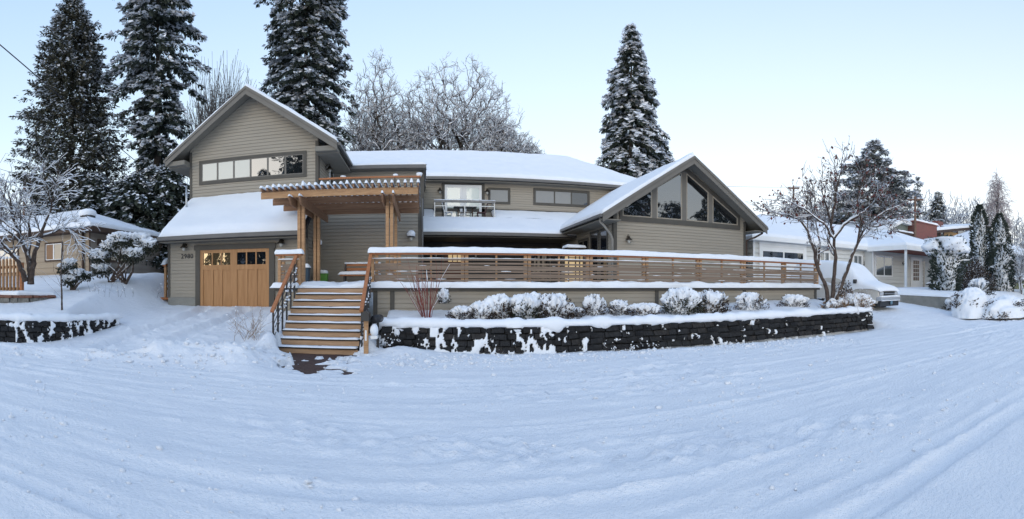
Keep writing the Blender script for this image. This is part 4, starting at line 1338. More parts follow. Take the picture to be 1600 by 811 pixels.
# ================================================================== THINGS ON THE LANDING
B = thing('bench', 'snow-capped wooden bench against the wall beneath the pergola', 'bench', (-2.2, 16.9, 1.6))
MB().box(-2.9, -1.5, 16.75, 17.15, 2.0, 2.05).build('seat', CEDARH, B)
each(MB().box(-2.8, -1.5, 17.16, 17.2, 2.2, 2.3).box(-2.8, -1.5, 17.16, 17.2, 2.36, 2.44), 'backrest', CEDARH, B)
for x in (-2.75, -1.65):
    each(MB().box(x - .03, x + .03, 16.8, 16.86, 1.58, 2.0).box(x - .03, x + .03, 17.1, 17.16, 1.58, 2.44), 'leg', BLACK, B)
snow_sheet([(-2.93, 16.72, 2.05), (-1.48, 16.72, 2.05), (-1.48, 17.14, 2.05), (-2.93, 17.14, 2.05)], .11, B, wid=.08, res=.08, amp=.4, seed=5)
snow_sheet([(-2.82, 17.13, 2.44), (-1.48, 17.13, 2.44), (-1.48, 17.24, 2.44), (-2.82, 17.24, 2.44)], .07, B, wid=.05, res=.08, amp=.5, seed=6)


def bin_(name, label, x, y, w_, d_, h_, m):
    t = thing(name, label, 'bin', (x, y, 1.6))
    a = .85
    MB().hexa([(x - w_ * a, y - d_ * a, 1.58), (x + w_ * a, y - d_ * a, 1.58), (x + w_ * a, y + d_ * a, 1.58), (x - w_ * a, y + d_ * a, 1.58), (x - w_, y - d_, 1.6 + h_), (x + w_, y - d_, 1.6 + h_), (x + w_, y + d_, 1.6 + h_), (x - w_, y + d_, 1.6 + h_)]).build('tub', m, t, bevel=.015)
    MB().box(x - w_ - .015, x + w_ + .015, y - d_ - .015, y + d_ + .015, 1.6 + h_, 1.63 + h_).build('rim', m, t, bevel=.008)
    snow_sheet([(x - w_, y - d_, 1.63 + h_), (x + w_, y - d_, 1.63 + h_), (x + w_, y + d_, 1.63 + h_), (x - w_, y + d_, 1.63 + h_)], .12, t, wid=.06, res=.05, amp=.3, seed=7)


bin_('bin', 'green recycling bin with snow on top by the pergola post', -3.47, 16.75, .14, .14, .46, mat('green_plastic', (.09, .26, .04), (.12, .31, .06), 5, .5))
bin_('bin', 'dark blue bin with snow on its lid between the pergola posts', -3.86, 15.6, .14, .14, .62, mat('navy_plastic', (.02, .045, .07), (.03, .06, .09), 5, .5))
# lit slatted box on the deck near the wing
t = thing('slatted_screen', 'lit wooden slatted box with a snow-covered lid on the deck', 'screen', (6.3, 20.0, 1.6))
x0_, x1_ = PX(888, 20), PX(911, 20)
MB().box(x0_, x1_, 20.02, 20.5, 1.6, 3.12).build('body', LIT, t)
for z in np.arange(1.75, 3.1, .16):
    MB().box(x0_ - .01, x1_ + .01, 19.98, 20.018, z, z + .035).build('slat', BROWN, t)
for x in (x0_, x0_ + (x1_ - x0_) * .47, x0_ + (x1_ - x0_) * .75, x1_):
    MB().box(x - .025, x + .025, 19.95, 19.978, 1.6, 3.14).build('stile', BROWN, t)
MB().box(x0_ - .1, x1_ + .08, 19.85, 20.6, 3.14, 3.32).build('lid', DARKW, t)
snow_sheet([(x0_ - .12, 19.82, 3.32), (x1_ + .1, 19.82, 3.32), (x1_ + .1, 20.6, 3.32), (x0_ - .12, 20.6, 3.32)], .12, t, wid=.08, res=.1, amp=.4)

# furniture on the upper balcony
def chair(label, x, y, m, flip=1):
    t = thing('chair', label, 'chair', (x, y, 5.05))
    MB().box(x - .22, x + .22, y - .2, y + .2, 5.45, 5.49).build('seat', m, t)
    MB().hexa([(x - flip * .2 - .02, y - .2, 5.49), (x - flip * .2 + .02, y - .2, 5.49), (x - flip * .2 + .02, y + .2, 5.49), (x - flip * .2 - .02, y + .2, 5.49), (x - flip * .32 - .02, y - .2, 5.95), (x - flip * .32 + .02, y - .2, 5.95), (x - flip * .32 + .02, y + .2, 5.95), (x - flip * .32 - .02, y + .2, 5.95)]).build('backrest', m, t)
    for a in (-.19, .19):
        for b_ in (-.17, .17):
            MB().box(x + a - .018, x + a + .018, y + b_ - .018, y + b_ + .018, 5.05, 5.45).build('leg', m, t)
chair('white chair with dark seat on the left of the small upper balcony', 1.33, 24.9, WHITE, 1)
chair('dark reclining chair on the right of the small upper balcony', 3.05, 24.9, mat('dark_chair', (.06, .02, .025), rough=.6), -1)
t = thing('table', 'dark rectangular table between the chairs on the upper balcony', 'table', (2.2, 24.95, 5.05))
MB().box(1.62, 2.8, 24.7, 25.2, 5.72, 5.78).build('tabletop', BLACK, t)
for x in (1.85, 2.6):
    MB().box(x - .03, x + .03, 24.92, 24.98, 5.05, 5.72).build('leg', BROWN, t)
MB().box(1.85, 2.6, 24.94, 24.96, 5.45, 5.5).build('stretcher', BROWN, t)

# ================================================================== MAILBOX
t = thing('mailbox', 'dark arched mailbox on a cedar post by the front steps', 'mailbox', (-1.29, 11.0, 0))
MB().box(-1.34, -1.235, 10.95, 11.05, 0, .86).build('post', CEDAR, t, bevel=.006)
arch = [(-1.38, .84), (-1.2, .84)] + [(-1.29 + .09 * cos(a), .96 + .1 * sin(a)) for a in np.linspace(0, pi, 9)]
MB().prism([(a, 10.78, z) for a, z in arch], (0, .44, 0)).build('box', mat('mailbox_metal', (.035, .033, .032), (.05, .048, .046), 6, .5), t, bevel=.004)
MB().box(-1.195, -1.185, 10.85, 10.9, .92, 1.02).build('flag', BROWN, t)
MB().box(-1.31, -1.27, 10.943, 10.95, .38, .62).build('number_plate', WHITE, t)
t = thing('newspaper_box', 'snow-filled white newspaper tube beside the mailbox post', 'newspaper box', (-1.1, 11.0, 0))
V, F = lumps(np.array([[-1.10, 10.97, .62]]), np.array([[.1, .14, .15]]), 3, 2, .05)
np_mesh('snow', V, F, SNOW, None, True, t)
MB().box(-1.18, -1.02, 10.9, 11.2, .42, .5).build('tray', WHITE, t, bevel=.02)
MB().box(-1.235, -1.1, 11.0, 11.04, .5, .54).build('bracket', CEDAR, t)
t = thing('newspaper_box', 'black newspaper tube just right of the mailbox', 'newspaper box', (-1.05, 11.25, 0))
MB().tube([(-1.1, 11.12, .86), (-1.02, 11.5, .86)], .1, 12).build('tube', BLACK, t, True)
MB().box(-1.08, -1.02, 11.3, 11.36, 0, .8).build('stake', BLACK, t)
# side steps rail at the far left corner of the garage
t = thing('side_railing', 'small cedar stair rail with snow at the left corner of the garage', 'railing', (-9.75, 17, 1.2))
for y in (16.6, 17.5, 18.4):
    MB().box(-9.82, -9.73, y - .045, y + .045, 1.0, 2.45 + (y - 16.6) * .32).build('post', CEDAR, t)
for z in (1.5, 1.7, 1.9, 2.1, 2.3):
    MB().bar((-9.78, 16.6, z), (-9.78, 18.5, z + .6), .03, .09).build('slat', CEDAR, t)
MB().bar((-9.78, 16.5, 2.46), (-9.78, 18.5, 3.1), .14, .05).build('cap_rail', CEDARH, t)
snow_sheet([(-9.87, 16.45, 2.5), (-9.69, 16.45, 2.5), (-9.69, 18.5, 3.15), (-9.87, 18.5, 3.15)], .16, t, wid=.08, res=.1)
MB().box(-9.95, -9.45, 16.4, 16.9, 1.12, 1.2).build('step', CEDARH, t)
# cedar picket fence at the far left edge
t = thing('picket_fence', 'cedar pickets with snow on their tips at the left edge', 'fence', (-13.5, 11.8, 1.4))
for k in range(7):
    x = -13.02 - k * .2
    MB().tube([(x, 11.7, 1.3), (x, 11.7, 2.6), (x, 11.7, 2.68)], [.055, .055, .03], 8).build('picket', CEDAR, t, True)
    V, F = lumps(np.array([[x, 11.7, 2.7]]), np.array([[.07, .07, .06]]), k, 1, .15); np_mesh('snow', V, F, SNOW, None, True, t)
each(MB().box(-14.3, -12.98, 11.76, 11.8, 2.3, 2.4).box(-14.3, -12.98, 11.76, 11.8, 1.5, 1.6), 'rail', CEDARH, t)
MB().box(-12.95, -12.83, 11.72, 11.84, 1.2, 2.5).build('post', CEDARH, t)

# ================================================================== NEIGHBOURS
def hip_roof(parent, x0, x1, y0, y1, ze, slope, t=.22, seed=1, m=None):
    w_ = min(x1 - x0, y1 - y0) / 2
    if (x1 - x0) >= (y1 - y0):
        r0 = (x0 + w_, (y0 + y1) / 2, ze + slope * w_); r1 = (x1 - w_, (y0 + y1) / 2, ze + slope * w_)
        pls = [[(x0, y0, ze), (x1, y0, ze), r1, r0], [(x1, y0, ze), (x1, y1, ze), r1, r1], [(x1, y1, ze), (x0, y1, ze), r0, r1], [(x0, y1, ze), (x0, y0, ze), r0, r0]]
    else:
        r0 = ((x0 + x1) / 2, y0 + w_, ze + slope * w_); r1 = ((x0 + x1) / 2, y1 - w_, ze + slope * w_)
        pls = [[(x0, y0, ze), (x1, y0, ze), r0, r0], [(x1, y0, ze), (x1, y1, ze), r1, r0], [(x1, y1, ze), (x0, y1, ze), r1, r1], [(x0, y1, ze), (x0, y0, ze), r0, r1]]
    for k, P in enumerate(pls):
        Q = P[:3] if P[2] == P[3] else P
        r = roof_slab(Q, .1, parent, m or SHINGLE)
        snow_sheet(P, t, r, fall=(1, 0, 0, 0), seed=seed + k, amp=.3, nsc=.7, res=.35)
    return r0, r1


N = thing('house', 'white single-storey house with wide snowy hip roof beyond the parked van', 'house', (24, 19, 1.2))
fn = Face((0, 19.2), (1, 0))
siding(Face((0, 19.23), (1, 0)), [(15.7, 1.0), (24.95, 1.0), (24.95, 4.1), (15.7, 4.1)], N, WSIDING, .26, proud=.064, groove=.05)
fnl = Face((15.7, 40), (0, -1)); siding(fnl, [(40 - 27, 1.0), (40 - 19.2, 1.0), (40 - 19.2, 4.1), (40 - 27, 4.1)], N, WSIDING, .26, proud=.064, groove=.05)
fn2 = Face((0, 18.5), (1, 0))
siding(Face((0, 18.53), (1, 0)), [(24.95, 1.3), (34, 1.3), (34, 4.1), (24.95, 4.1)], N, WSIDING, .26, proud=.063, groove=.05)
trimbar(fn, 15.66, 15.8, 1, 4.1, N, WHITE); trimbar(fn2, 24.9, 25.06, 1, 4.1, N, WHITE)
MB().box(24.95, 25.0, 18.5, 19.2, 1, 4.1).build('wall', WSIDING, N)
hip_roof(N, 15.3, 34.6, 18.8, 27.4, 4.16, .42, seed=201)
each(MB().box(15.25, 25.1, 18.72, 18.8, 4.0, 4.22).box(15.25, 15.32, 18.8, 27.4, 4.0, 4.22), 'fascia', WHITE, N)
MB().box(15.3, 25, 18.8, 19.2, 4.0, 4.04).build('soffit', WHITE, N)
# projecting porch roof
px0, px1 = 24.75, 33.5
PR = [[(px0, 15.8, 4.1), (px1, 15.8, 4.1), (29.4, 20.0, 5.55), (28.8, 20.0, 5.55)], [(px0, 22, 4.1), (px0, 15.8, 4.1), (28.8, 20.0, 5.55), (28.8, 22, 5.55)], [(px1, 15.8, 4.1), (px1, 22, 4.1), (29.4, 22, 5.55), (29.4, 20, 5.55)]]
for k, P in enumerate(PR):
    r = roof_slab(P, .1, N, SHINGLE); snow_sheet(P, .22, r, fall=(1, 0, 0, 0), seed=220 + k, amp=.3, nsc=.7, res=.35)
each(MB().box(px0 - .06, px1, 15.7, 15.8, 3.9, 4.18).box(px0 - .06, px0, 15.8, 18.75, 3.9, 4.18), 'fascia', WHITE, N)
MB().box(px0, px1, 15.8, 18.5, 3.97, 4.0).build('porch_ceiling', mat('porch_red', (.16, .045, .03), (.2, .06, .04), 4, .7), N)
MB().box(24.86, 24.98, 15.88, 16.0, 1.45, 3.97).build('post', WHITE, N)
MB().box(24.6, 33.5, 15.6, 18.5, 1.0, 1.44).build('porch_floor', CONC, N)
snow_sheet([(24.55, 15.55, 1.44), (33.5, 15.55, 1.44), (33.5, 17.2, 1.44), (24.55, 17.2, 1.44)], .12, N)
# its garage door
a0, a1 = PX(1190, 19.2), PX(1255, 19.2)
g = MB().fbox(fn, a0 - .2, a0, 1.1, 3.84, 0, .07).fbox(fn, a1, a1 + .2, 1.1, 3.84, 0, .07).fbox(fn, a0 - .2, a1 + .2, 3.84, 3.98, 0, .07).build('garage_door', WHITE, N)
mb = MB()
for z in np.arange(1.1, 3.8, .66):
    mb.fbox(fn, a0, a1, z, min(z + .645, 3.84), 0, .045)
mb.build('door_leaf', WHITE, g)
am = (a0 + a1) / 2
for b0, b1 in ((a0 + .06, am - .05), (am + .05, a1 - .06)):
    MB().fbox(fn, b0, b1, 3.1, 3.5, .045, .052).build('pane', PANEDARK, g)
window(fn, PX(1279, 19.2), PX(1296, 19.2), 2.3, 3.75, .07, [(.5, GREYP), (1, GREYP)], N, WHITE, inner=WHITE)
window(fn, PX(1332, 19.2), PX(1347, 19.2), 2.35, 3.72, .08, [(.5, GREYP), (1, GREYP)], N, WHITE, inner=WHITE)
window(fn2, 25.2, 27.2, 2.3, 3.7, .07, [(.5, GREYP), (1, GREYP)], N, WHITE, inner=WHITE)
number('2970', (PX(1357, 19.2) - .25, 19.15, 3.05), .33, (pi / 2, 0, 0), BLACK, N)
d0 = PX(1424, 18.5); d1 = PX(1439.5, 18.5)
dr = MB().fbox(fn2, d0 - .12, d0, 1.44, 3.8, 0, .06).fbox(fn2, d1, d1 + .12, 1.44, 3.8, 0, .06).fbox(fn2, d0, d1, 3.66, 3.8, 0, .06).build('front_door', WHITE, N)
MB().fbox(fn2, d0, d1, 1.44, 3.66, 0, .045).build('door_leaf', WHITE, dr)
for i in range(3):
    for j in range(5):
        MB().fbox(fn2, d0 + .2 + i * .28, d0 + .44 + i * .28, 2.1 + j * .3, 2.36 + j * .3,   .045, .05).build('pane', mat('door_pane_brown', (.1, .05, .025), rough=.3), dr)
MB().fbox(fn2, d1 + .2, d1 + .42, 1.6, 3.6, 0, .04).build('sidelight', PANEDARK, N)
wall_lamp(fn2, PX(1410, 18.5), 3.3, N)
t = thing('bench', 'low dark porch bench with snow beside the white house door', 'bench', (28.5, 15.9, 1.45))
for x in (28.0, 29.6):
    MB().box(x, x + .1, 15.7, 16.1, 1.44, 1.75).build('leg', BLACK, t)
MB().box(27.8, 29.9, 15.6, 16.2, 1.75, 1.82).build('seat', BLACK, t)
snow_sheet([(27.8, 15.6, 1.82), (29.9, 15.6, 1.82), (29.9, 16.2, 1.82), (27.8, 16.2, 1.82)], .12, t)

BRICK = bpy.data.materials.new('red_brick'); BRICK.use_nodes = True
_t = BRICK.node_tree; _bk = _t.nodes.new('ShaderNodeTexBrick'); _tc = _t.nodes.new('ShaderNodeTexCoord')
_mp = _t.nodes.new('ShaderNodeMapping'); _mp.inputs['Rotation'].default_value = (pi / 2, 0, 0)
_t.links.new(_tc.outputs['Object'], _mp.inputs[0]); _t.links.new(_mp.outputs[0], _bk.inputs['Vector'])
_bk.inputs['Scale'].default_value = 2.2; _bk.inputs['Color1'].default_value = (.22, .05, .035, 1); _bk.inputs['Color2'].default_value = (.16, .04, .03, 1); _bk.inputs['Mortar'].default_value = (.12, .08, .07, 1)
_t.links.new(_bk.outputs[0], _t.nodes['Principled BSDF'].inputs['Base Color'])

# low modern house behind: brick chimney, ochre wall, big windows
M_ = thing('house', 'low modern house with ochre wall, shed roof and wide red brick chimney', 'house', (44, 30, 2.0))
fk = Face((0, 30), (1, 0))
def hx(x, Y=30): return PX(x, Y)
def hz(x, y, Y=30): return PZ(x, y, Y)
bx = [hx(1468), hx(1475), hx(1495), hx(1522)]
MB().box(hx(1445), hx(1540), 30, 38, 1.5, hz(1500, 365)).build('wall', mat('dark_fascia', (.05, .035, .03), (.08, .055, .045), 3, .8), M_)
MB().fbox(fk, bx[1], bx[2], 2, hz(1485, 362), 0, .06).build('ochre_wall', mat('ochre', (.42, .26, .12), (.5, .33, .16), 2, .8), M_)
for a, b in ((1469, 1474), (1496, 1508), (1509.5, 1522)):
    ww = MB().fbox(fk, hx(a) - .1, hx(a), 2, hz(1500, 360), 0, .1).fbox(fk, hx(b), hx(b) + .1, 2, hz(1500, 360), 0, .1).fbox(fk, hx(a), hx(b), hz(1500, 378), hz(1500, 376), 0, .1).build('window', mat('red_frame', (.2, .07, .04), (.25, .09, .05), 4, .6), M_)
    MB().fbox(fk, hx(a), hx(b), hz(1500, 376), hz(1500, 360), .02, .04).build('pane', GREYP, ww)
zr0, zr1 = hz(1465, 361), hz(1522, 352)
P = [(hx(1440), 29, hz(1440, 362)), (hx(1545), 29, zr1 + .6), (hx(1545), 38, zr1 + .9), (hx(1440), 38, hz(1440, 362) + .3)]
r = roof_slab(P, .35, M_, MATS['dark_fascia']); snow_sheet(P, .35, r, seed=230, res=.6)
c = MB().box(hx(1430, 28), hx(1464, 28), 28, 30.2, 2, hz(1447, 350, 28)).build('chimney', BRICK, M_)
z_ = hz(1447, 350, 28)
MB().box(hx(1428.5, 28), hx(1465.5, 28), 27.9, 30.3, z_, z_ + .12).build('chimney_cap', BRICK, c)
snow_sheet([(hx(1428.5, 28), 27.9, z_ + .12), (hx(1465.5, 28), 27.9, z_ + .12), (hx(1465.5, 28), 30.3, z_ + .12), (hx(1428.5, 28), 30.3, z_ + .12)], .25, c)
c = MB().box(hx(1466, 34), hx(1474, 34), 34, 35, 4, hz(1470, 346, 34)).build('chimney', BRICK, M_)
# grey-green gabled house
G = thing('house', 'pale grey-green gabled house between the deodar and the brick chimney', 'house', (40, 30, 2.0))
Yg = 29.0
fgg = Face((0, Yg), (1, 0))
pg = [(hx(1386, Yg), hz(1386, 366, Yg)), (hx(1432, Yg), hz(1432, 366, Yg)), (hx(1432, Yg), hz(1432, 355, Yg)), (hx(1404, Yg), hz(1404, 347, Yg)), (hx(1386, Yg), hz(1386, 356, Yg))]
siding(fgg, [(pg[0][0], 1.5), (pg[1][0], 1.5), pg[2], pg[3], pg[4]], G, mat('grey_green', (.17, .2, .18), (.21, .24, .215), 2, .8), .3)
A_, B_, C_ = (hx(1382, Yg), Yg - .6, pg[4][1] - .15), (pg[3][0], Yg - .6, pg[3][1] + .12), (hx(1436, Yg), Yg - .6, pg[2][1])
for a, b, f_ in ((A_, B_, (1, 0, 0, 1)), (B_, C_, (1, 1, 0, 0))):
    P = [a, b, (b[0], Yg + 9, b[2]), (a[0], Yg + 9, a[2])]
    r = roof_slab(P, .22, G, WHITE); snow_sheet(P, .3, r, fall=f_, seed=240, res=.5)
MB().box(hx(1395, 29), hx(1432, 29), 28.2, Yg, hz(1410, 368, 29), hz(1410, 364.5, 29)).build('porch_roof', BROWN, G)
snow_sheet([(hx(1395, 29), 28.2, hz(1410, 364.5, 29)), (hx(1432, 29), 28.2, hz(1410, 364.5, 29)), (hx(1432, 29), Yg, hz(1410, 364, 29)), (hx(1395, 29), Yg, hz(1410, 364, 29))], .2, G)
# grey house at the right edge
Q = thing('house', 'grey house with snowy hip roof at the right edge behind pale shrubs', 'house', (52, 21, 1.5))
fq = Face((0, 18.5), (1, 0))
q0 = PX(1566, 18.5)
siding(fq, [(q0, 1.0), (q0 + 14, 1.0), (q0 + 14, 5.2), (q0, 5.2)], Q, mat('grey_siding', (.2, .215, .235), (.24, .255, .275), 2, .8), .3)
siding(Face((q0, 40), (0, -1)), [(40 - 30, 1.0), (40 - 18.5, 1), (40 - 18.5, 5.2), (40 - 30, 5.2)], Q, MATS['grey_siding'], .3)
hip_roof(Q, q0 - .6, q0 + 14.6, 17.9, 31, 5.25, .5, seed=250)
gutter((q0 - .6, 17.85, 5.2), (q0 + 14.6, 17.85, 5.2), Q, .15, .2)
SH = thing('shed', 'small olive green shed behind the shrubs at the right edge', 'shed', (38, 13, 1.2))
fo = Face((0, 12.0), (1, 0))
s0 = PX(1573, 12.0)
siding(fo, [(s0, .9), (s0 + 4.5, .9), (s0 + 4.5, 2.2), (s0, 2.2)], SH, mat('olive_paint', (.13, .15, .06), (.16, .18, .08), 2, .8), .2)
MB().fbox(fo, s0 + 1.3, s0 + 1.5, .9, 2.1, 0, .05).build('trim', WHITE, SH)
P = [(s0 - .5, 11.6, 2.15), (s0 + 5, 11.6, 2.15), (s0 + 5, 15, 3.1), (s0 - .5, 15, 3.1)]
r = roof_slab(P, .1, SH, SHINGLE); snow_sheet(P, .25, r)

# tan house on the left
T = thing('house', 'tan single-storey house with dark brown trim at the left edge', 'house', (-20, 20, 2.0))
tx, ty = -15.0, 18.2
ftf = Face((0, ty), (1, 0)); ftr = Face((tx, 0), (0, 1))
siding(ftf, [(-34, 1.7), (tx, 1.7), (tx, 4.4), (-34, 4.4)], T, TAN, .3, proud=.03, groove=.025)
siding(ftr, [(ty, 1.7), (25.5, 1.7), (25.5, 4.4), (ty, 4.4)], T, mat('taupe_siding', (.22, .19, .165), (.27, .235, .2), 1.5, .8), .3, proud=.03, groove=.025)
trimbar(ftf, tx - .02, tx + .04, 1.7, 4.4, T, BROWN)
MB().tube([(tx - .35, ty - .1, 4.3), (tx - .35, ty - .1, 2.0)], .06, 8).build('downspout', BROWN, T, True)
hip_roof(T, -35, tx + .5, ty - .55, 26.0, 4.5, .36, seed=260)
each(MB().box(-35, tx + .56, ty - .62, ty - .54, 4.3, 4.52).box(tx + .49, tx + .57, ty - .54, 26, 4.3, 4.52), 'fascia', BROWN, T)
each(MB().box(-35, tx + .5, ty - .55, ty, 4.28, 4.31).box(tx, tx + .5, ty, 26, 4.28, 4.31), 'soffit', BROWN, T)
window(ftf, PX(71, ty), PX(99, ty), 2.95, 3.95, .08, [(.5, mat('warm_curtain', (.2, .1, .045), rough=.4)), (1, PANEDARK)], T, BROWN, inner=WHITE)
window(ftf, -22.6, PX(30, ty), 2.35, 3.9, .1, [(.5, GREYP), (1, GREYP)], T, BROWN, inner=WHITE)
window(ftr, 18.75, 21.2, 2.9, 4.0, .08, [(.45, PANEDARK), (1, PANEDARK)], T, BROWN, inner=BROWN)
c = MB().tube([(-16.3, 19.6, 4.9), (-16.3, 19.6, 5.45)], .42, 12).build('roof_vent', SHINGLE, T, True)
V, F = lumps(np.array([[-16.3, 19.6, 5.5]]), np.array([[.5, .5, .26]]), 2, 2, .05); np_mesh('snow', V, F, SNOW, None, True, c)

# ================================================================== VAN under snow
def van():
    t = thing('van', 'snow-covered white van parked nose-out in the neighbour driveway', 'van', (0, 0, 0))
    body = mat('van_paint', (.5, .48, .44), (.56, .54, .5), 2, .35)
    prof = [(0.05, .38), (0.0, .62), (.06, .98), (.9, 1.14), (1.62, 1.78), (2.0, 1.86), (4.5, 1.84), (4.72, 1.5), (4.78, .42)]
    def secs(hw0, hw1):
        pass
    mb = MB(); n = len(prof)
    vs = []
    for s_ in (-1, 1):
        for k, (y, z) in enumerate(prof):
            hw = .93 if z < 1.2 else .93 - (z - 1.2) * .2
            vs.append((s_ * hw, y, z))
    fs = [tuple(range(n)), tuple(range(n, 2 * n))[::-1]] + [(i, n + i, n + (i + 1) % n, (i + 1) % n) for i in range(n)]
    mb.add(vs, fs).build('body', body, t, bevel=.05)
    for s_ in (-1, 1):
        for y in (.86, 3.75):
            wv = MB().tube([(s_ * .78, y, .33), (s_ * .95, y, .33)], .34, 20).build('wheel', mat('tyre', (.012, .012, .013), rough=.9), t)
            MB().tube([(s_ * .9, y, .33), (s_ * .965, y, .33)], .2, 16).build('rim', STEEL, wv, True)
            ar = MB()
            pts = [(s_ * .95, y + .43 * cos(a), .36 + .43 * sin(a)) for a in np.linspace(0, pi, 12)]
            ar.tube(pts, .045, 6).build('wheel_arch', mat('arch_grey', (.2, .19, .18), rough=.5), t, True)
            MB().prism([(s_ * .925, y + .4 * cos(a), .36 + .4 * sin(a)) for a in np.linspace(0, pi, 12)], (s_ * .012, 0, 0)).build('wheel_well', BLACK, t)
    for s_ in (-1, 1):
        MB().box(s_ * .7 - .17, s_ * .7 + .17, -.03, .1, .74, .88).build('headlight', glass('lens', (.4, .4, .4), .3) if 'lens' not in MATS else MATS['lens'], t, bevel=.02)
        MB().box(s_ * .93 - (.2 if s_ < 0 else 0), s_ * .93 + (.2 if s_ > 0 else 0), 1.1, 1.2, 1.18, 1.36).build('mirror', BLACK, t, bevel=.03)
    MB().box(-.5, .5, -.04, .06, .72, .9).build('grille', BLACK, t, bevel=.01)
    mb = MB()
    mb.box(-.5, .5, -.055, -.035, .8, .82).build('grille_bar', STEEL, t)
    MB().box(-.95, .95, -.14, .12, .5, .67).build('bumper', mat('chrome', (.55, .56, .58), rough=.25, metal=.6), t, bevel=.04)
    MB().box(-.9, .9, -.08, .12, .26, .49).build('front_valance', BLACK, t, bevel=.03)
    MB().tube([(.05, -.1, .42), (.05, -.15, .42)], .09, 16).build('badge', mat('blue_badge', (.12, .22, .3), rough=.4), t, True)
    snow_sheet([(-.92, -.15, .67), (.92, -.15, .67), (.92, 0, .67), (-.92, 0, .67)], .06, t, wid=.05, res=.1)
    snow_sheet([(-.88, -.15, .5), (.88, -.15, .5), (.88, -.08, .5), (-.88, -.08, .5)], .03, t, wid=.03, res=.1)
    # the snow blanket: a lofted shell over roof, windscreen and bonnet hanging down the sides
    ys = np.array([-.03, .0, .06, .3, .6, .9, 1.15, 1.4, 1.62, 1.85, 2.3, 3.0, 3.8, 4.4, 4.65, 4.85])
    zt = np.array([.95, 1.06, 1.15, 1.22, 1.27, 1.32, 1.52, 1.76, 1.98, 2.1, 2.14, 2.16, 2.15, 2.12, 1.95, 1.3])
    V = []
    us = np.linspace(-1, 1, 25)
    for y, z in zip(ys, zt):
        for u in us:
            hw = .97 if z < 1.3 else .97 - (z - 1.3) * .12
            low = .95 - .35 * float(sst(np.array(y), 1.1, 1.7)) + .1 * fbm(np.array(y * 2.2), np.array(u * 1.2 + 5), 3, 3) if y > .2 else .94
            a = abs(u)
            if a < .55:
                x = u / .55 * hw * .86; zz = z + .03 * fbm(np.array(y * 2), np.array(u * 3), 8, 3) - .05 * (a / .55) ** 2
            else:
                q_ = (a - .55) / .45
                x = np.sign(u) * (hw * .86 + (hw * .14 + .03) * sin(min(q_ * 2.2, pi / 2)))
                zz = (z - .05) - (z - .05 - low) * q_ ** 1.4
            x += .03 * fbm(np.array(y * 3), np.array(u * 5), 12, 3)
            V.append((x, y, float(zz)))
    idx = np.arange(len(V)).reshape(len(ys), len(us))
    F = np.stack([idx[:-1, :-1], idx[:-1, 1:], idx[1:, 1:], idx[1:, :-1]], -1).reshape(-1, 4)
    o = np_mesh('snow', V, F, SNOW, None, True, t)
    sm = o.modifiers.new('sub', 'SUBSURF'); sm.levels = 1; sm.render_levels = 1
    return t


vn = van()
vn.location = (17.45, 12.1, .52)
vn.rotation_euler = (radians(3.5), 0, radians(8))

# ================================================================== TREES
def cards(P, D, Sd, L, Wd):
    """diamond leaf cards: base P, direction D, side Sd, length L, width Wd -> V (4n,3), F (n,4)"""
    n = len(P)
    L = L[:, None]; Wd = Wd[:, None]
    a = P; b = P + D * L * .45 + Sd * Wd * .5; c = P + D * L; d = P + D * L * .45 - Sd * Wd * .5
    V = np.stack([a, b, c, d], 1).reshape(-1, 3)
    F = np.arange(4 * n).reshape(n, 4)
    return V, F


def nrm(a):
    return a / (np.linalg.norm(a, axis=-1, keepdims=True) + 1e-9)


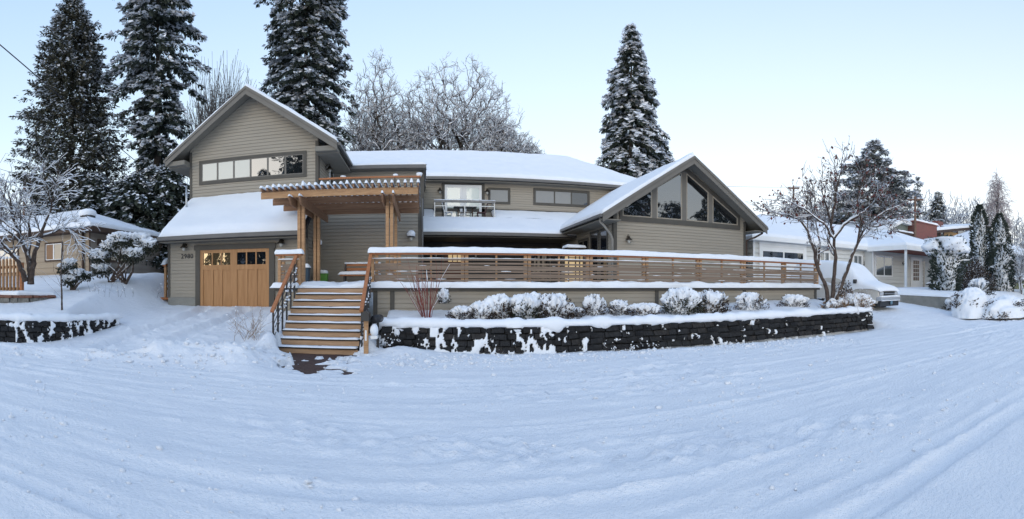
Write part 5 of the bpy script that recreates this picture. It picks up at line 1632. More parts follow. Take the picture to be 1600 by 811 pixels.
def conifer(name, label, loc, Ht, prof, seed, levels=60, per=9, spr=16, clen=.42, droop=.35, rise=.1, snow=.55, needle=None, group=None, base=0.0, jag=.35, hang=.35, mass=1.0, taper=.6, snow_drop=0.0, snw=1.25):
    rng = np.random.default_rng(seed)
    t = thing(name, label, 'tree', loc, group)
    x0, y0, z0 = loc
    nb = levels * per
    f = np.sort(rng.random(nb)) if jag > .3 else (np.floor(rng.random(nb) * levels) + rng.normal(0, .12, nb)) / levels
    f = np.clip(f, 0, 1)
    z = base + (Ht - base) * f
    R = np.interp(f, [p[0] for p in prof], [p[1] for p in prof])
    lump = 1 + jag * np.array([float(vnoise(np.array(k * 13.7), np.array(seed)) * 2) for k in np.floor(f * levels * .5) + np.floor(rng.random(nb) * 3) * 71])
    L = R * lump * rng.uniform(.72, 1.08, nb)
    az = rng.random(nb) * 2 * pi
    h = np.stack([np.cos(az), np.sin(az), np.zeros(nb)], 1)
    s = rng.random((nb, spr)) ** taper
    s = .12 + .88 * s
    B = h[:, None, :] * (L[:, None] * s)[..., None]
    B[..., 2] = z[:, None] + rise * L[:, None] * s - droop * L[:, None] * s ** 2
    n = nb * spr
    B = B.reshape(-1, 3) + rng.normal(0, .09, (n, 3)) * np.array([1, 1, .8]) * (clen / .42)
    B += np.array(loc)
    hh = np.repeat(h, spr, 0)
    ang = rng.normal(0, .75, n)
    ca, sa = np.cos(ang), np.sin(ang)
    D = np.stack([hh[:, 0] * ca - hh[:, 1] * sa, hh[:, 0] * sa + hh[:, 1] * ca, -hang + rng.normal(0, .28, n)], 1)
    D = nrm(D)
    side = nrm(np.cross(D, np.array([0, 0, 1.0])) + rng.normal(0, .45, (n, 3)))
    ll = clen * rng.uniform(.6, 1.35, n) * np.clip(.35 + np.repeat(R, spr) / R.max(), .4, 1); ww = ll * rng.uniform(.3, .55, n)
    V1, F1 = cards(B, D, side, ll, ww)
    # a second, hanging layer gives each bough some body
    k2 = rng.random(n) < .75 * mass
    D2 = nrm(D[k2] * np.array([.6, .6, 1]) + np.array([0, 0, -.7]))
    side2 = nrm(np.cross(D2, hh[k2] + rng.normal(0, .4, (k2.sum(), 3))))
    V2, F2 = cards(B[k2] + np.array([0, 0, -.03]) - hh[k2] * .05, D2, side2, ll[k2] * .8, ww[k2] * 1.1)
    # snow lying on the boughs
    ks = rng.random(n) < snow * (1 - snow_drop * rng.random(n))
    cl = vnoise(B[:, 0] * 1.2 + B[:, 2] * .9, B[:, 1] * 1.2 + B[:, 2] * 1.1, seed) + .5
    ks &= rng.random(n) < .25 + 1.1 * cl
    m_ = ks.sum()
    D3 = nrm(hh[ks] * .7 + D[ks] * .5 + np.array([0, 0, -.25]) + rng.normal(0, .22, (m_, 3)))
    tg = np.stack([-hh[ks][:, 1], hh[ks][:, 0], np.zeros(m_)], 1)
    sd3 = nrm(tg + rng.normal(0, .3, (m_, 3)))
    V3, F3 = cards(B[ks] + np.array([0, 0, .06 * clen / .42]) + hh[ks] * .11 * clen / .42, D3, sd3, ll[ks] * .85, ww[ks] * snw)
    V = np.concatenate([V1, V2, V3]); F = np.concatenate([F1, F2 + len(V1), F3 + len(V1) + len(V2)])
    mi = np.concatenate([np.zeros(len(F1) + len(F2), int), np.ones(len(F3), int)])
    np_mesh('crown', V, F, [needle or NEEDLE, CRSNOW], mi, False, t)
    MB().tube([(x0, y0, z0 - .3), (x0, y0, z0 + Ht * .4), (x0 + .05, y0, z0 + Ht * .98)], [Ht * .014 + .05, Ht * .009 + .03, .015], 9).build('trunk', BARKP, t, True)
    return t


def grow(rng, p, d, L, r, depth, out, P):
    """one limb as a bent polyline, then its children"""
    n = max(2, int(L / P['step']))
    pts = [p]; rad = [r]
    r1 = r * P['taper']
    for i in range(n):
        d = nrm(d + rng.normal(0, P['wig'], 3) + np.array([0, 0, P['up'][min(depth, len(P['up']) - 1)]]))
        p = p + d * (L / n)
        pts.append(p); rad.append(r + (r1 - r) * (i + 1) / n)
    out.append((np.array(pts), np.array(rad), depth))
    if depth >= P['max']:
        return
    k = P['kids'][min(depth, len(P['kids']) - 1)]
    k = int(k + rng.random())
    for j in range(k):
        s = rng.uniform(P.get('from', .3), 1.0) if j else 1.0
        i = min(n, max(1, int(s * n)))
        q = pts[i]
        dd = pts[i] - pts[i - 1]
        dd = nrm(dd)
        a = rng.uniform(*P['ang'])
        if j == 0: a *= .5
        perp = nrm(np.cross(dd, rng.normal(0, 1, 3)))
        if 'flat' in P: perp = nrm(perp * np.array([1, 1, P['flat']]))
        nd = nrm(dd * cos(a) + perp * sin(a))
        lf = P['len'][min(depth, len(P['len']) - 1)] * rng.uniform(.7, 1.2)
        grow(rng, q, nd, L * lf, max(P['rmin'], rad[i] * P['rr'] * rng.uniform(.75, 1.1)), depth + 1, out, P)


def tubes(lines, thin=.012):
    Vs = []; Fs = []; base = 0
    for pts, rad, _ in lines:
        n = (3 if thin == .05 else 4) if rad[0] < thin * 2 else (6 if rad[0] < .05 else 8)
        d = np.gradient(pts, axis=0); d = nrm(d)
        sd = np.cross(d, np.array([0, 0, 1.0])); bad = np.linalg.norm(sd, axis=1) < 1e-3
        sd[bad] = np.array([1.0, 0, 0]); sd = nrm(sd); up = np.cross(sd, d)
        a0 = pi / 2
        ang = a0 + np.arange(n) * 2 * pi / n + 2 * pi / n * 0
        ring = (np.cos(ang)[None, :, None] * sd[:, None, :] + np.sin(ang)[None, :, None] * up[:, None, :]) * rad[:, None, None] + pts[:, None, :]
        m = len(pts)
        idx = base + np.arange(m * n).reshape(m, n)
        nx = np.roll(idx, -1, 1)
        Fs.append(np.stack([idx[:-1], nx[:-1], nx[1:], idx[1:]], -1).reshape(-1, 4))
        Vs.append(ring.reshape(-1, 3)); base += m * n
    return np.concatenate(Vs), np.concatenate(Fs)


def snow_ridges(lines, rng, minr=.014, k=.9, keep=.85):
    o = []
    for pts, rad, dep in lines:
        if rad[0] < minr: continue
        d = nrm(np.gradient(pts, axis=0))
        hz_ = np.sqrt(1 - d[:, 2] ** 2)
        ok = hz_ > .3
        if ok.sum() < 2 or rng.random() > keep: continue
        r = np.clip(rad * k, .012, .075) * np.clip(hz_ * 1.3 - .2, 0.05, 1) * rng.uniform(.7, 1.25, len(rad))
        q = pts.copy(); q[:, 2] += rad * .75 + r * .25
        o.append((q, r, dep))
    return o


def bare_tree(name, label, loc, H, seed, P, bark=None, group=None, ridges=False, stems=1, lean=(0, 0, 0), spread=0.0, trunk_r=.25, trunk_l=.3, cat='tree'):
    rng = np.random.default_rng(seed)
    t = thing(name, label, cat, loc, group)
    out = []
    for s in range(stems):
        a = 2 * pi * s / max(stems, 1) + rng.uniform(-.4, .4)
        d = nrm(np.array([cos(a) * spread + lean[0], sin(a) * spread + lean[1], 1.0 + lean[2]]))
        grow(rng, np.array([loc[0] + .1 * cos(a) * (stems > 1), loc[1] + .1 * sin(a) * (stems > 1), loc[2] - .15]), d, H * trunk_l * rng.uniform(.85, 1.15), trunk_r, 0, out, P)
    tr = [l for l in out if l[2] <= 1]; tw = [l for l in out if l[2] > 1]
    V, F = tubes(tr); np_mesh('trunk', V, F, bark or BARK, None, True, t)
    if tw:
        V, F = tubes(tw); np_mesh('crown', V, F, bark or BARK, None, False, t)
    if ridges:
        sr = snow_ridges(out, rng, *ridges)
        if sr:
            V, F = tubes(sr, .004); np_mesh('snow', V, F, SNOW, None, True, t)
    t['tips'] = 0
    return t, out


def crown_tree(name, label, loc, seed, env, n=1500, rtip=.02, twig=.55, ntw=3, bark=None, alpha=.25, trunk_h=3.0, lean=0.0, rmax=.5, droop=0.0, expo=.42, sags=0.0):
    """skeleton grown through a crown envelope: every point joins the nearest limb, thickness follows the load it carries"""
    rng = np.random.default_rng(seed)
    t = thing(name, label, 'tree', loc)
    Q = env(rng, n); C = np.array(loc, float)
    root = np.array([[0, 0, -.2], [lean * .5, 0, trunk_h * .5], [lean, 0, trunk_h]])
    order = np.argsort(np.linalg.norm(Q - root[2], axis=1)); Q = Q[order]
    N = np.zeros((n + 3, 3)); N[:3] = root; par = np.zeros(n + 3, int); par[1] = 0; par[2] = 1
    pl = np.zeros(n + 3); pl[1] = trunk_h * .5; pl[2] = trunk_h
    for i in range(n):
        c = i + 3
        d = np.linalg.norm(N[2:c] - Q[i], axis=1)
        j = int(np.argmin(d + alpha * pl[2:c] + 0.0)) + 2
        N[c] = Q[i]; par[c] = j; pl[c] = pl[j] + d[j - 2]
    load = np.ones(n + 3)
    for c in range(n + 2, 0, -1):
        load[par[c]] += load[c]
    R = np.clip(rtip * load ** expo, rtip, rmax)
    lines_t = []; lines_c = []
    for c in range(1, n + 3):
        a, b = N[par[c]] + C, N[c] + C
        L = np.linalg.norm(b - a)
        m = 1 + int(L > .4) + int(L > 1.0)
        s = np.linspace(0, 1, m + 1)[:, None]
        pts = a + (b - a) * s
        pts[1:-1] += rng.normal(0, .045 * L + .015, (m - 1, 3))
        ra = min(R[par[c]], R[c] * 1.35); rad = ra + (R[c] - ra) * s[:, 0]
        (lines_t if R[c] > .07 else lines_c).append((pts, rad, 0))
        if c > 3 and load[c] < 25:
            for k in range(ntw):
                s0 = rng.random(); p = a + (b - a) * s0
                d = nrm(nrm(b - a) * .6 + nrm(N[c]) * .35 + rng.normal(0, .6, 3) + np.array([0, 0, -droop]))
                l = twig * rng.uniform(.5, 1.3)
                e = p + d * l; mid = (p + e) / 2 + rng.normal(0, .06 * l, 3); e2 = mid + nrm(d + rng.normal(0, .7, 3)) * l * .5
                e[2] -= droop * l * .4
                lines_c.append((np.array([p, mid, e]), np.array([rtip * .9, rtip * .8, rtip * .6]), 2))
                lines_c.append((np.array([mid, e2]), np.array([rtip * .7, rtip * .5]), 2))
    sr = snow_ridges([l for l in lines_t + lines_c if l[1][0] > .038], rng, .01, .95, .9)
    if sr:
        V, F = tubes(sr, .02); np_mesh('snow', V, F, CRSNOW, None, True, t)['kind'] = 'stuff'
    V, F = tubes(lines_t); np_mesh('trunk', V, F, BARKP, None, True, t)
    V, F = tubes(lines_c, .1); np_mesh('crown', V, F, bark or BARK, None, False, t)
    return t


def dome(parts):
    """envelope from ellipsoids (cx, cz, rx, rz, weight): points biased towards the shell, upper part only"""
    w_ = np.array([p[4] for p in parts], float); w_ /= w_.sum()
    def f(rng, n):
        k = rng.choice(len(parts), n, p=w_); o = np.zeros((n, 3))
        for i in range(n):
            cx, cz, rx, rz, _ = parts[k[i]]
            q = nrm(rng.normal(0, 1, 3)) * rng.random() ** .42
            if q[2] < -.35: q[2] = -q[2] * .5
            o[i] = (cx + q[0] * rx, q[1] * rx * .8, cz + q[2] * rz)
        return o
    return f


NB = lambda n_, lo: n_
# --- tall conifers on the left and behind the gable
def at(x, r): return (r * sin(th(x)), r * cos(th(x)))

cx_, cy_ = at(112, 38)
conifer('conifer', 'broad dense dark conifer left of the house rising out of the tan roof', (cx_, cy_, 1.6), 23.6, [(0, 2.9), (.15, 3.5), (.36, 4.1), (.55, 3.6), (.72, 2.7), (.82, 2.0), (.9, 1.2), (1, .4)], 11,
        levels=105, per=18, spr=20, clen=.32, droop=.15, rise=.35, snow=.75, snw=1.4, needle=NEEDLEB, jag=.3, hang=.05, taper=.45)
cx_, cy_ = at(246, 35)
conifer('conifer', 'tall open spruce with long snowy boughs just left of the gable', (cx_, cy_, 1.8), 24.5, [(0, 1.9), (.3, 1.9), (.5, 2.2), (.62, 2.9), (.8, 2.9), (.92, 2.3), (1, 1.3)], 12,
        levels=46, per=11, spr=50, clen=.37, droop=.32, rise=.02, snow=1.0, snw=1.9, jag=.45, hang=.5, taper=.65)
cx_, cy_ = at(478, 42)
conifer('conifer', 'tall snow-dusted conifer rising behind the left gable ridge', (cx_, cy_, 2.2), 30.5, [(0, 3.2), (.4, 3.4), (.6, 3.3), (.76, 2.8), (.86, 3.8), (.94, 3.0), (1, 1.6)], 13,
        levels=64, per=14, spr=42, clen=.4, droop=.42, rise=.05, snow=1.0, snw=1.9, jag=.42, hang=.7, taper=.5)
cx_, cy_ = at(986, 46)
conifer('conifer', 'pointed fir heavy with snow behind the long roof, right of the bare trees', (cx_, cy_, 2.4), 24.6, [(0, 4.2), (.3, 4.1), (.45, 3.7), (.6, 2.8), (.75, 2.1), (.87, 1.35), (.95, .6), (1, .1)], 14,
        levels=42, per=15, spr=40, clen=.44, droop=.5, rise=.08, snow=.95, jag=.3, hang=.8, taper=.5, snw=2.7)
cx_, cy_ = at(1035, 52)
conifer('conifer', 'smaller fir half hidden behind the pointed snowy fir', (cx_, cy_, 2.4), 15.5, [(0, 2.6), (.5, 2.2), (.8, 1.3), (1, .1)], 15, levels=26, per=9, spr=18, clen=.6, droop=.5, snow=.6, jag=.3, hang=.6)
# mixed dark evergreens low on the left, between the houses
for k, (x, r, hh, rw, sd_, lb) in enumerate([(212, 31, 7.0, 2.6, 21, 'rounded dark evergreen filling the gap between the tan house and the garage'), (150, 33, 7.6, 2.4, 22, 'dark evergreen behind the vent of the tan roof'), (262, 31, 7.6, 2.2, 23, 'dark evergreen close behind the left garage corner')]):
    cx_, cy_ = at(x, r)
    conifer('conifer', lb, (cx_, cy_, 1.9), hh, [(0, rw), (.4, rw * 1.1), (.75, rw * .75), (.92, rw * .4), (1, .1)], sd_, levels=34, per=12, spr=22, clen=.42, droop=.35, rise=.2, snow=.5, jag=.3, hang=.3, taper=.45)
# deodar on the right: flat tiers
cx_, cy_ = at(1366, 60)
conifer('deodar', 'wide tiered cedar with snowy layers behind the white house', (cx_, cy_, 2.0), 17.8, [(0, 7.0), (.3, 6.6), (.5, 5.6), (.7, 4.2), (.82, 3.0), (.92, 1.7), (1, .3)], 16,
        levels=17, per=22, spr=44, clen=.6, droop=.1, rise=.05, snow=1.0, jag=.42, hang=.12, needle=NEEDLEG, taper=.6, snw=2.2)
# bare, snow-laden trees
BIG = dict(step=.7, taper=.6, wig=.17, up=[.05, .03, .0, -.01, -.02], max=5, kids=[5, 5, 5, 4.6, 3.6], ang=(.45, 1.15), len=[.85, .72, .66, .62, .6], rr=.6, rmin=.026)
cx_, cy_ = at(718, 43)
crown_tree('bare_tree', 'wide round-crowned bare tree frosted with snow behind the long roof', (cx_, cy_, 2.4), 31,
           dome([(-.2, 11.0, 5.7, 8.7, 3), (-2.8, 11.0, 3.8, 7.0, 1.3), (2.4, 11.0, 3.8, 7.0, 1.3)]), 2700, .0165, .65, 3, TWIGG, .22, 6.0, rmax=.34)
cx_, cy_ = at(590, 42)
crown_tree('bare_tree', 'taller narrow bare tree with snow between the conifer and the round tree', (cx_, cy_, 2.4), 32,
           dome([(0, 12.0, 2.6, 7.9, 2), (-1.2, 11, 2.2, 5.6, 1), (1.6, 10.5, 2.6, 6.2, 1.3)]), 1500, .016, .6, 3, TWIGG, .22, 6.0, rmax=.28)
cx_, cy_ = at(806, 41)
crown_tree('bare_tree', 'low spreading bare tree drooping over the right part of the roof ridge', (cx_, cy_, 2.4), 33,
           dome([(-.4, 9.9, 2.7, 3.0, 2), (1.1, 9.8, 1.7, 1.9, 1), (-1.8, 10.2, 2.0, 3.4, 1)]), 800, .018, .55, 4, TWIGG, .22, 5.0, rmax=.2, droop=.25)
cx_, cy_ = at(636, 47)
crown_tree('bare_tree', 'bare tree with fine snowy twigs low behind the roof near the gable eave', (cx_, cy_, 2.4), 36,
           dome([(0, 10.5, 6.0, 5.4, 1), (-4.5, 10.5, 3.0, 5.0, .6)]), 800, .023, .65, 3, TWIGG, .22, 6.0, rmax=.26)
cx_, cy_ = at(345, 52)
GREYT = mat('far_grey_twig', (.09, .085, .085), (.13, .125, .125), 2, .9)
crown_tree('bare_tree', 'grey leafless tree fanned out left of the gable peak', (cx_, cy_, 2.6), 34,
           dome([(0, 15.5, 5.2, 9.6, 2), (0, 14, 3.5, 8.5, 1)]), 1300, .018, 1.0, 2, GREYT, 1.1, 4.0, rmax=.25)
# trees above the neighbour's roof on the right
FAR = dict(BIG, step=1.0, kids=[5, 5, 5, 4.4], max=4, rmin=.034)
for k, (x, r, hh, wd, lb) in enumerate([(1212, 60, 8.6, 3.4, 'low frosted tree left of the pole above the white house roof'), (1258, 58, 10.6, 4.0, 'frosted bushy tree above the middle of the white house roof'), (1318, 62, 12.0, 4.2, 'frosted tree between the street tree and the cedar')]):
    cx_, cy_ = at(x, r)
    crown_tree('bare_tree', lb, (cx_, cy_, 2.4), 40 + k, dome([(0, hh * .55, wd, hh * .45, 2), (-wd * .5, hh * .5, wd * .6, hh * .36, 1)]), 700, .032, .8, 3, TWIGG, .2, 2.5, rmax=.25)
for k, (x, r, hh, rw) in enumerate([(1235, 66, 8.5, 3.0), (1290, 64, 9.0, 3.0)]):
    cx_, cy_ = at(x, r)
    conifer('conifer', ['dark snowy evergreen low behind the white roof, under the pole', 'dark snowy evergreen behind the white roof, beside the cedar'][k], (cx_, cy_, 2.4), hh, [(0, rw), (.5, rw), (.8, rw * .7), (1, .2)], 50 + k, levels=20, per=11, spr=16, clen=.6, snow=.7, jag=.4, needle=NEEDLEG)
cx_, cy_ = at(1558, 68)
crown_tree('birch_tree', 'feathery pale weeping birch behind the two columnar cedars', (cx_, cy_, 2.0), 61, dome([(0, 10.0, 2.4, 5.0, 2), (-.3, 13, .9, 3.2, .6), (2.0, 8.0, 1.9, 4.4, 1)]), 420, .02, 1.1, 3, mat('birch_twig', (.3, .25, .25), (.42, .37, .37), 2, .9), .45, 4.0, rmax=.2, droop=.8)
cx_, cy_ = at(1466, 85)
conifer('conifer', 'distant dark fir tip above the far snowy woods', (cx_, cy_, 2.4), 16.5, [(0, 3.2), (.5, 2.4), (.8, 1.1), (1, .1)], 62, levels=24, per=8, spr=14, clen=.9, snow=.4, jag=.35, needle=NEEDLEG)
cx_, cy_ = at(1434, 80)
conifer('conifer', 'thin spire-topped fir right behind the utility pole', (cx_, cy_, 2.4), 17.5, [(0, 2.4), (.6, 1.5), (.8, .6), (1, .1)], 63, levels=24, per=6, spr=12, clen=.7, snow=.5, jag=.4, needle=NEEDLEG)
cx_, cy_ = at(1443, 64)
conifer('conifer', 'small snowy evergreen beside the brick chimney', (cx_, cy_, 2.2), 8.8, [(0, 1.6), (.5, 1.2), (.8, .8), (1, .1)], 64, levels=14, per=9, spr=12, clen=.5, snow=.8, jag=.3)
# far woods: one mass
rng_ = np.random.default_rng(77); outs = []
def puff(x, r, top_, wd, n_):
    cx_, cy_ = at(x, r); zt = EYE + (449 - top_) / FPX * r
    for i in range(n_):
        q = nrm(rng_.normal(0, 1, 3)) * rng_.random() ** .4
        q[2] = abs(q[2]); p = np.array([cx_ + q[0] * wd, cy_ + q[1] * wd, 3 + (zt - 3) * q[2]])
        d = nrm(nrm(q) * .7 + rng_.normal(0, .6, 3) + np.array([0, 0, .3])); l = rng_.uniform(1.0, 2.4)
        m_ = p + d * l * .5 + rng_.normal(0, .12, 3)
        outs.append((np.array([p, m_, p + d * l]), np.array([.075, .06, .035]), 2))
        d2 = nrm(d + rng_.normal(0, .8, 3)); outs.append((np.array([m_, m_ + d2 * l * .3, m_ + d2 * l * .55]), np.array([.06, .045, .03]), 2))
    outs.append((np.array([[cx_, cy_, 1.5], [cx_ + .3, cy_, zt * .4], [cx_, cy_, zt * .85]]), np.array([.35, .25, .06]), 0))
for x, tp, r in [(1395, 325, 90), (1415, 312, 95), (1438, 312, 100), (1455, 302, 110), (1474, 308, 100), (1494, 316, 105), (1512, 312, 90), (1530, 312, 100), (1548, 322, 95), (1585, 338, 95), (1605, 345, 100), (1485, 330, 80), (1440, 330, 85)]:
    puff(x, r, tp, r * .05, 480)
for x, tp, r in [(-30, 300, 60), (5, 290, 62), (30, 300, 64), (60, 285, 60), (75, 312, 58), (205, 300, 60), (22, 310, 50), (-10, 305, 52)]:
    puff(x, r, tp, r * .06, 220)
V, F = tubes(outs, .05)
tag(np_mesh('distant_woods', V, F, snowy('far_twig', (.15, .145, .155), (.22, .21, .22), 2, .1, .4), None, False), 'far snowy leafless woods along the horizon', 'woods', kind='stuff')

# --- near trees
NEAR = dict(step=.16, taper=.6, wig=.16, up=[.05, .05, .03, .0], max=4, kids=[3, 4, 5, 5], ang=(.35, .95), len=[.95, .75, .62, .6], rr=.66, rmin=.009)
def limb_tree(name, label, r0, limbs, seed, P, kids, bark, ridges, k3=.11):
    """main limbs drawn by hand (azimuth and height read off), finer branches grown from them"""
    rng = np.random.default_rng(seed); out = []; first = None
    for pts, ra, rb, dr in limbs:
        n = len(pts); q = []
        for i, (x, y) in enumerate(pts):
            r = r0 + dr * i / (n - 1); q.append([r * sin(th(x)), r * cos(th(x)), EYE + (449 - y) / FPX * r])
        q = np.array(q); s0 = np.linspace(0, n - 1, n); s1 = np.linspace(0, n - 1, (n - 1) * 3 + 1)
        q = np.stack([np.interp(s1, s0, q[:, i]) for i in range(3)], 1); q[1:-1] += rng.normal(0, .018, (len(q) - 2, 3))
        rad = np.linspace(ra, rb, len(q)); out.append((q, rad, 0))
        if first is None: first = q[0]
        for j in range(kids):
            i = rng.integers(int(len(q) * .35), len(q)); d = nrm(q[i] - q[i - 1])
            pr = nrm(np.cross(d, rng.normal(0, 1, 3))); a_ = rng.uniform(.4, 1.0)
            grow(rng, q[i], nrm(d * cos(a_) + pr * sin(a_) + np.array([0, 0, .12])), P['L'] * rng.uniform(.5, 1.2), max(P['rmin'], rad[i] * .45), 2, out, P)
        grow(rng, q[-1], nrm(q[-1] - q[-2]), P['L'] * .7, rb, 2, out, P)
    loc = (float(first[0]), float(first[1]), float(first[2])); t = thing(name, label, 'tree', loc)
    V, F = tubes([l for l in out if l[2] == 0]); np_mesh('trunk', V, F, bark, None, True, t)
    V, F = tubes([l for l in out if l[2] > 0]); np_mesh('crown', V, F, bark, None, False, t)
    V, F = tubes(snow_ridges(out, rng, *ridges), .004); np_mesh('snow', V, F, SNOW, None, True, t)
    return t, out


limb_tree('bare_tree', 'small spreading bare tree loaded with snow in front of the tan house', 17.0, [
    ([(48, 444), (47, 420), (44, 400), (36, 380), (28, 362), (20, 338), (16, 312)], .13, .03, .3),
    ([(48, 440), (52, 412), (55, 392), (62, 372), (70, 352), (78, 330), (84, 306)], .11, .025, -.3),
    ([(40, 440), (33, 420), (26, 405), (14, 392), (2, 378), (-14, 362)], .11, .03, -.4),
    ([(44, 400), (48, 378), (46, 350), (50, 322), (48, 296)], .07, .02, .5),
    ([(62, 372), (80, 364), (96, 358), (112, 356)], .05, .015, -.5),
    ([(28, 362), (10, 350), (-8, 336), (-24, 326)], .05, .015, .6),
    ([(36, 380), (18, 366), (2, 350), (-10, 318)], .05, .018, -.6)], 71,
    dict(NEAR, L=.95, step=.16, wig=.15, up=[.03, .05, .02, -.01], kids=[3, 4, 5, 4.4], ang=(.35, 1.0), len=[.9, .8, .7, .6], max=4, rmin=.009), 6, BARKR, (.009, .85, .97))
cx_, cy_ = at(97, 14.2)
bare_tree('sapling', 'thin bare sapling standing alone in the snowy left yard', (cx_, cy_, gz(cx_, cy_)), 2.7, 72, dict(NEAR, wig=.03, up=[.1, .0], max=2, kids=[13, 2], ang=(.8, 1.2), len=[.42, .5], rr=.3, rmin=.004, taper=.3), BARKR, trunk_r=.035, trunk_l=.85)
# street tree at the end of the black wall, a few red leaves still on
stree, lines = limb_tree('street_tree', 'leaning multi-stemmed tree with snow and a few dark red leaves by the van', 16.9, [
    ([(1297, 484), (1291, 452), (1278, 415), (1270, 385), (1262, 360), (1248, 342), (1228, 336), (1208, 332)], .085, .016, -.3),
    ([(1298, 484), (1303, 440), (1306, 402), (1303, 372), (1298, 345), (1290, 318), (1284, 292)], .085, .018, .4),
    ([(1300, 484), (1314, 448), (1327, 412), (1340, 380), (1352, 354), (1370, 338), (1392, 326)], .08, .02, .2),
    ([(1303, 372), (1318, 352), (1338, 338), (1356, 326), (1372, 310)], .06, .02, .5),
    ([(1299, 348), (1304, 318), (1308, 292), (1314, 268)], .05, .018, -.4),
    ([(1278, 415), (1282, 380), (1276, 352), (1268, 322)], .045, .014, .6),
    ([(1340, 380), (1346, 345), (1340, 315), (1346, 285)], .04, .014, -.5),
    ([(1352, 354), (1380, 352), (1400, 344)], .04, .015, .5),
    ([(1303, 372), (1288, 350), (1262, 330), (1240, 318)], .045, .015, -.6)], 73,
    dict(NEAR, L=.72, step=.16, wig=.15, up=[.03, .05, .03, .0], kids=[3, 4, 4.6, 4.2], ang=(.3, .95), len=[.9, .75, .7, .62], max=4, rmin=.008), 9, BARKR, (.0085, 1.1, 1.0))
rng = np.random.default_rng(9)
tips = np.array([l[0][-1] for l in lines if l[2] >= 3]); tips = tips[rng.random(len(tips)) < .35]
D = nrm(rng.normal(0, .5, (len(tips), 3)) + np.array([0, 0, -.8])); sd_ = nrm(np.cross(D, rng.normal(0, 1, (len(tips), 3))))
V, F = cards(tips, D, sd_, rng.uniform(.07, .15, len(tips)), rng.uniform(.05, .1, len(tips)))
np_mesh('leaves', V, F, REDLEAF, None, False, stree)['kind'] = 'stuff'


# ================================================================== SHRUBS
def shrub(name, label, loc, rx, ry, h, seed, n=900, ns=70, leaf=.09, snow=1.0, under=.0, leafm=None, group=None, cat='shrub', top=.05, ball=(.06, .14), card_snow=.5, stem=True):
    rng = np.random.default_rng(seed)
    t = thing(name, label, cat, loc, group)
    a = rng.random(n) * 2 * pi; u = rng.random(n) ** .45
    el = np.arcsin(rng.random(n) * (1 - under) + under * rng.random(n) * 0)
    bump = 1 + .22 * np.sin(a * 3 + seed) + .12 * np.sin(a * 7 + seed * 2)
    P = np.stack([np.cos(a) * np.cos(el) * rx * u * bump, np.sin(a) * np.cos(el) * ry * u * bump, np.sin(el) * h * (u * .9 + .1) * (1 + .14 * np.sin(a * 4 + seed))], 1)
    D = nrm(nrm(P + np.array([0, 0, .1])) + rng.normal(0, .5, (n, 3)))
    sd_ = nrm(np.cross(D, rng.normal(0, 1, (n, 3))))
    C = np.array(loc)
    V1, F1 = cards(P + C, D, sd_, leaf * rng.uniform(.7, 1.5, n), leaf * rng.uniform(.35, .6, n))
    k = rng.random(n) < card_snow
    D3 = nrm(D[k] * np.array([1, 1, .35])); s3 = nrm(np.cross(D3, np.array([0, 0, 1.0])))
    V3, F3 = cards(P[k] + C + np.array([0, 0, leaf * .35]), D3, s3, leaf * rng.uniform(.7, 1.4, k.sum()), leaf * rng.uniform(.4, .8, k.sum()))
    V = np.concatenate([V1, V3]); F = np.concatenate([F1, F3 + len(V1)])
    np_mesh('foliage', V, F, [leafm or LEAFD, CRSNOW], np.concatenate([np.zeros(len(F1), int), np.ones(len(F3), int)]), False, t)
    if stem:
        mb = MB()
        for i in range(6):
            b = rng.random() * 6.28
            mb.tube([tuple(C), tuple(C + np.array([cos(b) * rx * .35, sin(b) * ry * .35, h * .45])), tuple(C + np.array([cos(b) * rx * .7, sin(b) * ry * .7, h * .8]))], [.025, .016, .006], 5)
        mb.build('stem', TWIGD, t)
    tw = []
    for k in range(int(10 + 26 * rx)):
        q = P[rng.integers(0, n)]; d = nrm(q + np.array([0, 0, h * .5]) + rng.normal(0, .18, 3)); l = rng.uniform(.06, .2) * (1 + h)
        p = q * .9 + C; tw.append((np.array([p, p + d * l * .5 + rng.normal(0, .015, 3), p + d * l]), np.array([.006, .005, .003]), 2))
    Vt, Ft = tubes(tw); np_mesh('twigs', Vt, Ft, TWIGD, None, False, t)['kind'] = 'stuff'
    if ns:
        V, F = blob_snow((C[0], C[1], C[2] + top * .3), rx, ry, h, seed, cover=.3 + .2 * snow, out=1.05 + .03 * snow, fine=.13)
        np_mesh('snow', V, F, SNOW, None, True, t)
    return t


